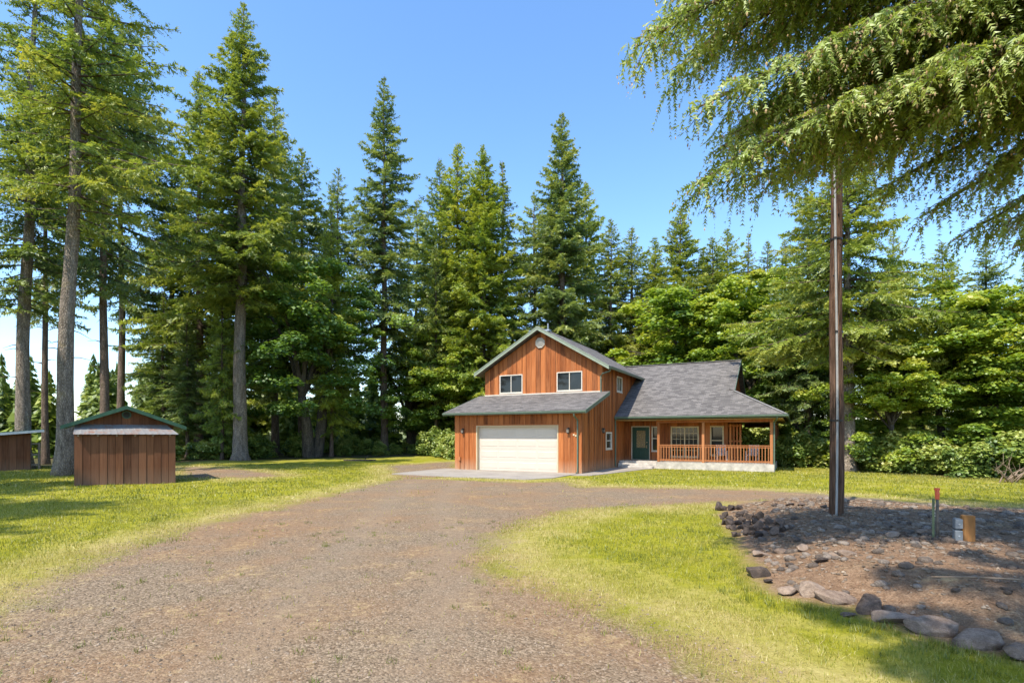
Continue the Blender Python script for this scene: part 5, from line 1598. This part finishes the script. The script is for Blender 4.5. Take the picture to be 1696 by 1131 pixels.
def rock(name, me, px, py, wpx, rz, label, group=None, tilt=(0, 0), sink=.30, cat="rock", asp=1.0):
    x, y, z = px2g(px, py)
    s = wpx / F * y / 2
    y += s * .35
    o = obj(name, me); o.scale = (s, s, s * asp); o.rotation_euler = (tilt[0], tilt[1], rz)
    hgt = max(abs(v.co.z) for v in me.vertices) * s * asp
    o.location = (x, y, hz(x, y) + hgt * (1 - 2 * sink))
    return tag(o, label, cat, group)
EDGE = [
    (1259, 956, 46, 0, .4, (.3, .2), "dark angular boulder at the outer left corner of the bed edging"),
    (1276, 966, 26, 3, 1.4, (.1, .4), "small dark wedge of rock leaning on the corner boulder"),
    (1309, 985, 42, 1, .2, (0, .1), "reddish brown edging stone, first in the front row"),
    (1350, 988, 56, 3, .7, (.1, -.1), "pale grey rounded edging boulder beside the reddish one"),
    (1397, 1001, 74, 2, -.35, (.25, .15), "slanting brown edging slab with pale upper face"),
    (1408, 1022, 34, 4, .2, (0, 0), "low flat stone set under the slanting brown slab"),
    (1446, 1014, 66, 1, .5, (.2, -.3), "grey layered boulder tilting towards the lawn"),
    (1485, 1034, 88, 4, -.12, (0, 0), "broad flat brown edging slab in the middle of the front row"),
    (1531, 1030, 26, 5, .9, (0, 0), "fist-sized grey stone behind the broad flat slab"),
    (1562, 1053, 94, 0, -.1, (.05, .05), "long dark grey edging boulder right of the flat slab"),
    (1638, 1075, 92, 0, .25, (0, -.1), "big dark humped boulder near the right picture edge"),
    (1700, 1092, 70, 1, .3, (0, .1), "grey boulder cut by the right picture edge"),
    (1264, 922, 44, 4, .3, (.1, .3), "tan slab at the left end of the inner stone row"),
    (1301, 916, 34, 2, -.4, (.2, 0), "thin tan slab lying second in the inner stone row"),
    (1332, 911, 32, 1, .6, (.1, .1), "mossy grey stone third in the inner row"),
    (1365, 932, 32, 3, .1, (0, 0), "round dark boulder sitting alone in front of the inner row"),
    (1385, 922, 32, 4, .8, (.3, .1), "upright pale grey flat stone of the inner row"),
    (1411, 920, 38, 2, -.2, (.1, .1), "long tan stone at the right end of the inner row"),
    (1500, 889, 22, 3, .5, (.4, .3), "square tan block standing in the stones left of the stakes"),
    (1519, 899, 24, 0, 1.2, (.2, -.2), "tan wedge lying below the square block"),
    (1483, 891, 32, 1, .3, (0, 0), "pale low boulder beside the square tan block"),
    (1535, 886, 30, 5, .1, (0, .1), "pale flat boulder directly behind the green stake"),
    (1311, 838, 22, 3, .2, (0, 0), "black boulder of the pair on the bed's far rim"),
    (1328, 838, 20, 1, 1.3, (0, 0), "smaller black boulder of the pair on the far rim"),
    (1285, 839, 15, 0, .7, (0, 0), "mossy dark stone left of the pair on the far rim"),
    (1367, 841, 17, 5, .4, (0, 0), "dark stone on the far rim just left of the pole"),
    (1633, 850, 14, 3, .4, (0, 0), "pale stone on the far rim right of the wooden post"),
]
for px, py, w, k, rz, tl, lab in EDGE:
    dark = any(s in lab for s in ("dark", "black"))
    me = (BAS[k % 4] if dark and w < 60 else BOUL[k])
    rock("boulder", me, px, py, w * 1.05, rz, lab, "boulders edging the rock bed", tl, .26, asp=.72)
# heap of dark rocks at the bed's left end
rr_ = np.random.default_rng(33)
pile = []
for row, (y0, x0, x1, n) in enumerate([(845, 1188, 1232, 5), (858, 1190, 1262, 8), (868, 1196, 1300, 10), (878, 1203, 1316, 11), (887, 1208, 1300, 8)]):
    for i in range(n):
        pile.append((x0 + (x1 - x0) * (i + rr_.uniform(.2, .8)) / n, y0 + rr_.uniform(-3, 3), rr_.uniform(14, 24)))
for i, (px, py, w) in enumerate(pile):
    rock("pile_rock", BAS[i % 4], px, py, w, rr_.uniform(0, 6.28), "angular dark rock in the heap at the left end of the bed", "heap of dark rocks", (rr_.uniform(-.4, .4), rr_.uniform(-.4, .4)), .2, asp=1.1)
# river stones: the largest-looking ones are things of their own
def in_bed(n, rs_):
    lo = np.array([3.0, 4.3]); hi = np.array([16.0, 15.8]); P = lo + (hi - lo) * rs_.random((n, 2))
    return P[sdist(P, BED) > .25]
P = in_bed(8000, rr_)
px_ = CX + P[:, 0] / P[:, 1] * F
size = np.clip(rr_.gamma(5, .0088, len(P)), .022, .11)
dens_ = np.where((P[:, 1] < 7.2) & (P[:, 0] < 6.2), .35, 1.0)
keep = (rr_.random(len(P)) < dens_) & (px_ < 1760)
P, size = P[keep], size[keep]
app = size / P[:, 1]
order = np.argsort(-app)
for i in order[:240]:
    x, y = P[i]; s = size[i]
    o = obj("river_stone", RIV[int(rr_.integers(0, 5))]); o.scale = (s, s, s)
    o.rotation_euler = (rr_.normal(0, .15), rr_.normal(0, .15), rr_.uniform(0, 6.28)); o.location = (x, y, hz(x, y) + s * .12)
    tag(o, "rounded grey-brown river stone lying loose in the rock bed", "stone", "river stones in the bed")
def stone_mass(name, PP_, sz, base_me, label, mat):
    n = len(PP_)
    tv = np.array([v.co[:] for v in base_me.vertices]); tf = np.array([p.vertices[:] for p in base_me.polygons])
    zz = height(PP_[:, 0], PP_[:, 1])
    a = rr_.uniform(0, 6.28, n); ca, sa = np.cos(a), np.sin(a)
    V = tv[None] * (sz[:, None, None] * rr_.uniform(.75, 1.25, (n, 1, 3)))
    V = np.stack([V[..., 0] * ca[:, None] - V[..., 1] * sa[:, None], V[..., 0] * sa[:, None] + V[..., 1] * ca[:, None], V[..., 2]], -1)
    V += np.stack([PP_[:, 0], PP_[:, 1], zz + sz * .1], 1)[:, None]
    T = V[:, tf].reshape(-1, 3, 3)
    tint = np.repeat(rr_.random(n), len(tf))
    o = obj(name, tri_mesh(name, T, tint, mat)); return tag(o, label, kind='stuff')
def pebble_mat(name, stops):
    m, nt, b = new_mat(name)
    at = N(nt, "ShaderNodeAttribute", attribute_name="tint")
    v = objvec(nt, False)
    f = mathn(nt, 'ADD', mathn(nt, 'MULTIPLY', at.outputs['Fac'], .75), mathn(nt, 'MULTIPLY', noise(nt, v, 30, 3), .25))
    nt.links.new(ramp(nt, f, stops), b.inputs['Base Color']); b.inputs['Roughness'].default_value = .9; b.inputs['Specular IOR Level'].default_value = .2
    return m
M['pebble'] = pebble_mat("pebbles", [(0.1, (0.10, 0.074, 0.052)), (0.5, (0.19, 0.145, 0.105)), (0.8, (0.27, 0.21, 0.155)), (1.0, (0.42, 0.34, 0.25))])
rest = order[240:]
stone_mass("stones", P[rest], size[rest] * .9, RIVL[0], "small river stones strewn over the rock bed", M['pebble'])
def octa():
    me = bpy.data.meshes.new("pebble")
    me.from_pydata([(1, 0, 0), (-.9, .1, 0), (0, .8, .1), (.1, -.85, 0), (0, 0, .6), (0, 0, -.5)], [], [(0, 2, 4), (2, 1, 4), (1, 3, 4), (3, 0, 4), (2, 0, 5), (1, 2, 5), (3, 1, 5), (0, 3, 5)])
    return me
OCT = octa()
Pg = np.stack([rr_.uniform(-9, 6, 60000), 3.6 + 9.5 * rr_.random(60000) ** 1.7], 1)
Pg = Pg[(sdist(Pg, DRIVE) > -.4) & (np.abs(Pg[:, 0]) < Pg[:, 1] * 1.0 + .3)][:10000]
stone_mass("gravel", Pg, np.clip(rr_.gamma(4, .0026, len(Pg)), .004, .026), OCT, "loose gravel chips on the driveway", M['pebble'])
Pb = in_bed(12000, rr_)
stone_mass("gravel", Pb, np.clip(rr_.gamma(4, .0045, len(Pb)), .008, .04), OCT, "gravel and chips between the river stones", M['pebble'])

# ------------------------------------------------------------------ grass, needles, weeds
M['grass'] = leaf_mat("grass_blades", [(0.0, (0.065, 0.095, 0.008)), (0.3, (0.165, 0.19, 0.013)), (0.55, (0.30, 0.29, 0.024)), (0.75, (0.43, 0.37, 0.08)), (1.0, (0.54, 0.44, 0.20))], 0.35, patch=.9)
M['litter'] = leaf_mat("needle_litter", [(0.0, (0.09, 0.045, 0.022)), (0.5, (0.24, 0.125, 0.06)), (1.0, (0.42, 0.28, 0.16))], 0.1, patch=.3)
HOUSE_FOOT = [tuple((Matrix.Rotation(HY, 2) @ Vector(p) + Vector((HX0, HY0)))[:]) for p in ((-8.5, -4.8), (-.2, -4.6), (1.9, 2.2), (2.4, 5.8), (8.5, 5.8), (8.5, 18.3), (-7.6, 13))]
SHED_FOOT = [(-16.4, 19.9), (-13.7, 22.0), (-16.3, 25.4), (-18.9, 23.3)]
def blades(soup, r, P, length, width, tint, lean=.8):
    n = len(P); z = height(P[:, 0], P[:, 1])
    a = r.uniform(0, 6.283, n); b = r.uniform(0, 6.283, n)
    B = np.stack([P[:, 0], P[:, 1], z - .004], 1)
    w = np.stack([np.cos(a), np.sin(a), 0 * a], 1) * (width / 2)[:, None]
    ln = np.abs(r.normal(0, lean, n))
    d = norm(np.stack([np.cos(b) * ln, np.sin(b) * ln, np.ones(n)], 1)) * length[:, None]
    soup.add(np.stack([B - w, B + w, B + d], 1), tint)
def grass():
    r = np.random.default_rng(77)
    soup = Soup()
    for (ya, yb, dens_, ln, wd) in ((3.6, 9, 2300, .050, .0075), (9, 16, 900, .058, .013), (16, 36, 170, .075, .03)):
        W = yb * 1.02
        n = int(2 * W * (yb - ya) * dens_)
        Q = np.stack([r.uniform(-W, W, n), r.uniform(ya, yb, n)], 1)
        Q = Q[np.abs(Q[:, 0]) < Q[:, 1] * .97 + .4]
        sg_ = np.maximum(np.maximum(sdist(Q, DRIVE), sdist(Q, PATCH1)), sdist(Q, PATCH2))
        jit = .45 * fbm(Q[:, 0], Q[:, 1], .35) + .5 * fbm(Q[:, 0] + 7, Q[:, 1], 1.1)
        p = np.clip(.5 - (sg_ + jit) / .9, .012, 1) * np.clip(.62 + .5 * fbm(Q[:, 0], Q[:, 1], .5), .25, 1)
        ok = (r.random(len(Q)) < p) & (sdist(Q, BED) < -.05) & (sdist(Q, HOUSE_FOOT) < 0) & (sdist(Q, SHED_FOOT) < 0) & (sdist(Q, CLEAR) > -1)
        Q = Q[ok]; s2 = sg_[ok]
        dry = .55 * np.exp(-((s2 + .35) / .7) ** 2)
        t = np.clip(r.normal(.42, .16, len(Q)) + dry * .7 + .12 * fbm(Q[:, 0], Q[:, 1], .8), 0, 1)
        L = ln * r.uniform(.5, 1.5, len(Q))
        blades(soup, r, Q, L, np.full(len(Q), wd), t)
    # tufts along the stones and weeds in the drive
    for n, poly, L0 in ((150, 'edge', .10), (170, 'drive', .06)):
        if poly == 'edge':
            seg = np.array(BED[2:10]); k = r.integers(0, len(seg) - 1, n); t = r.random(n)[:, None]
            C = seg[k] * (1 - t) + seg[k + 1] * t + r.normal(0, .28, (n, 2)) + np.array([-.16, -.16])
            C = C[sdist(C, BED) < .05]
        else:
            C = np.stack([r.uniform(-5.5, 3.5, n), r.uniform(4, 12, n)], 1); C = C[sdist(C, DRIVE) > .2]
        for c in C:
            m = int(r.integers(10, 26)); Q = c + r.normal(0, .035, (m, 2))
            blades(soup, r, Q, L0 * r.uniform(.4, 1.2, m), np.full(m, .008), np.clip(r.normal(.22, .12, m), 0, 1), .7)
    o = obj("grass", soup.mesh("grass", M['grass'])); tag(o, "short dry yellow-green grass of the lawn", kind='stuff')
    # brown needles
    soup = Soup()
    Q = in_bed(60000, r); Q = Q[:42000]
    n = len(Q); a = r.uniform(0, 6.28, n); L = r.uniform(.012, .05, n); w = r.uniform(.003, .010, n)
    z = height(Q[:, 0], Q[:, 1]) + r.uniform(.004, .02, n)
    c = np.stack([Q[:, 0], Q[:, 1], z], 1); d = np.stack([np.cos(a), np.sin(a), r.normal(0, .25, n)], 1) * L[:, None]; s = np.stack([-np.sin(a), np.cos(a), r.normal(0, .3, n)], 1) * w[:, None]
    soup.add(np.stack([c - d, c + s, c + d], 1), np.clip(r.normal(.5, .2, n), 0, 1))
    Q = np.stack([r.uniform(-7, 4, 14000), 3.6 + 7 * r.random(14000) ** 1.5], 1); Q = Q[sdist(Q, DRIVE) > -.3]; Q = Q[r.random(len(Q)) < np.clip(.35 + .6 * fbm(Q[:, 0], Q[:, 1], .9), .05, 1)]
    n = len(Q); a = r.uniform(0, 6.28, n); L = r.uniform(.008, .035, n); w = r.uniform(.002, .005, n)
    c = np.stack([Q[:, 0], Q[:, 1], height(Q[:, 0], Q[:, 1]) + r.uniform(.003, .012, n)], 1); d = np.stack([np.cos(a), np.sin(a), 0 * a], 1) * L[:, None]; s = np.stack([-np.sin(a), np.cos(a), r.normal(0, .4, n)], 1) * w[:, None]
    soup.add(np.stack([c - d, c + s, c + d], 1), np.clip(r.normal(.55, .2, n), 0, 1))
    o = obj("needle_litter", soup.mesh("needle_litter", M['litter'])); tag(o, "fallen brown needles and bark flakes", kind='stuff')
grass()

# ------------------------------------------------------------------ small plants and dead wood
def sword_plant(px, py, s, label, seed):
    x, y, z = px2g(px, py); r = np.random.default_rng(seed); soup = Soup()
    for k in range(34):
        a = r.uniform(0, 6.28); e = r.uniform(.25, 1.35); L = s * r.uniform(.6, 1.1)
        d = np.array([math.cos(a) * math.cos(e), math.sin(a) * math.cos(e), math.sin(e)]); sv = np.array([-math.sin(a), math.cos(a), 0]) * .022 * s
        p1 = d * L * .55; p2 = d * L + np.array([0, 0, -.18 * L * math.cos(e)])
        T = np.array([[-sv, sv, p1 + sv * 1.2], [-sv, p1 + sv * 1.2, p1 - sv * 1.2], [p1 - sv * 1.2, p1 + sv * 1.2, p2]])
        soup.add(T, r.uniform(.2, 1))
    o = obj("sword_plant", soup.mesh("sword_plant", M['yucca'])); o.location = (x, y, z); tag(o, label, "plant")
sword_plant(1312, 772, .75, "spiky pale yellow-green sword-leaved plant beside the porch corner", 1)
sword_plant(1296, 774, .95, "darker spiky plant against the porch slab", 2)
x, y, z = px2g(1310, 772)
m = MB(); m.tube([(0, 0, -.1), (.01, 0, .55), (0, .01, 1.15)], [.018, .016, .012], 7); m.tube([(0, .01, 1.15), (0, .01, 1.2)], [.03, .02], 8)
o = m.build("garden_stake", M['dead_wood'], None, True); o.location = (x - .05, y + .15, z); tag(o, "thin pale stake standing among the spiky plants", "stake")
def brush():
    x, y, z = px2g(1688, 800); r = np.random.default_rng(3)
    root = empty("brush_pile", (x, y, z)); tag(root, "heap of bare dead branches at the lawn edge on the far right", "brush pile")
    for k in range(16):
        p = np.array([r.uniform(-1.0, 1.6), r.uniform(-.2, .7), .02]); a = r.uniform(-.5, 1.0) + (math.pi if r.random() < .25 else 0); L = r.uniform(.7, 1.6)
        d = np.array([math.cos(a) * .8, math.sin(a) * .4, r.uniform(.25, .75)]) * L
        m = MB(); m.tube([p, p + d * .5 + np.array([0, 0, .12]), p + d], [.035, .024, .008], 6)
        for j in range(3):
            q = p + d * r.uniform(.4, .9); m.tube([q, q + r.normal(0, .25, 3) + np.array([.2, 0, .2])], [.012, .004], 4, False)
        m.build("branch", M['dead_wood'], root, True)
brush()
x, y, z = px2g(1640, 968)
m = MB(); m.tube([(-.55, .12, .03), (-.2, .03, .05), (.2, -.05, .05), (.6, -.18, .03)], [.006, .011, .010, .005], 6); m.tube([(-.1, .02, .05), (-.25, -.12, .05)], [.006, .003], 4)
o = m.build("fallen_branch", M['dead_wood'], None, True); o.location = (x, y, z + .02); tag(o, "thin fallen branch lying across the river stones", "branch")
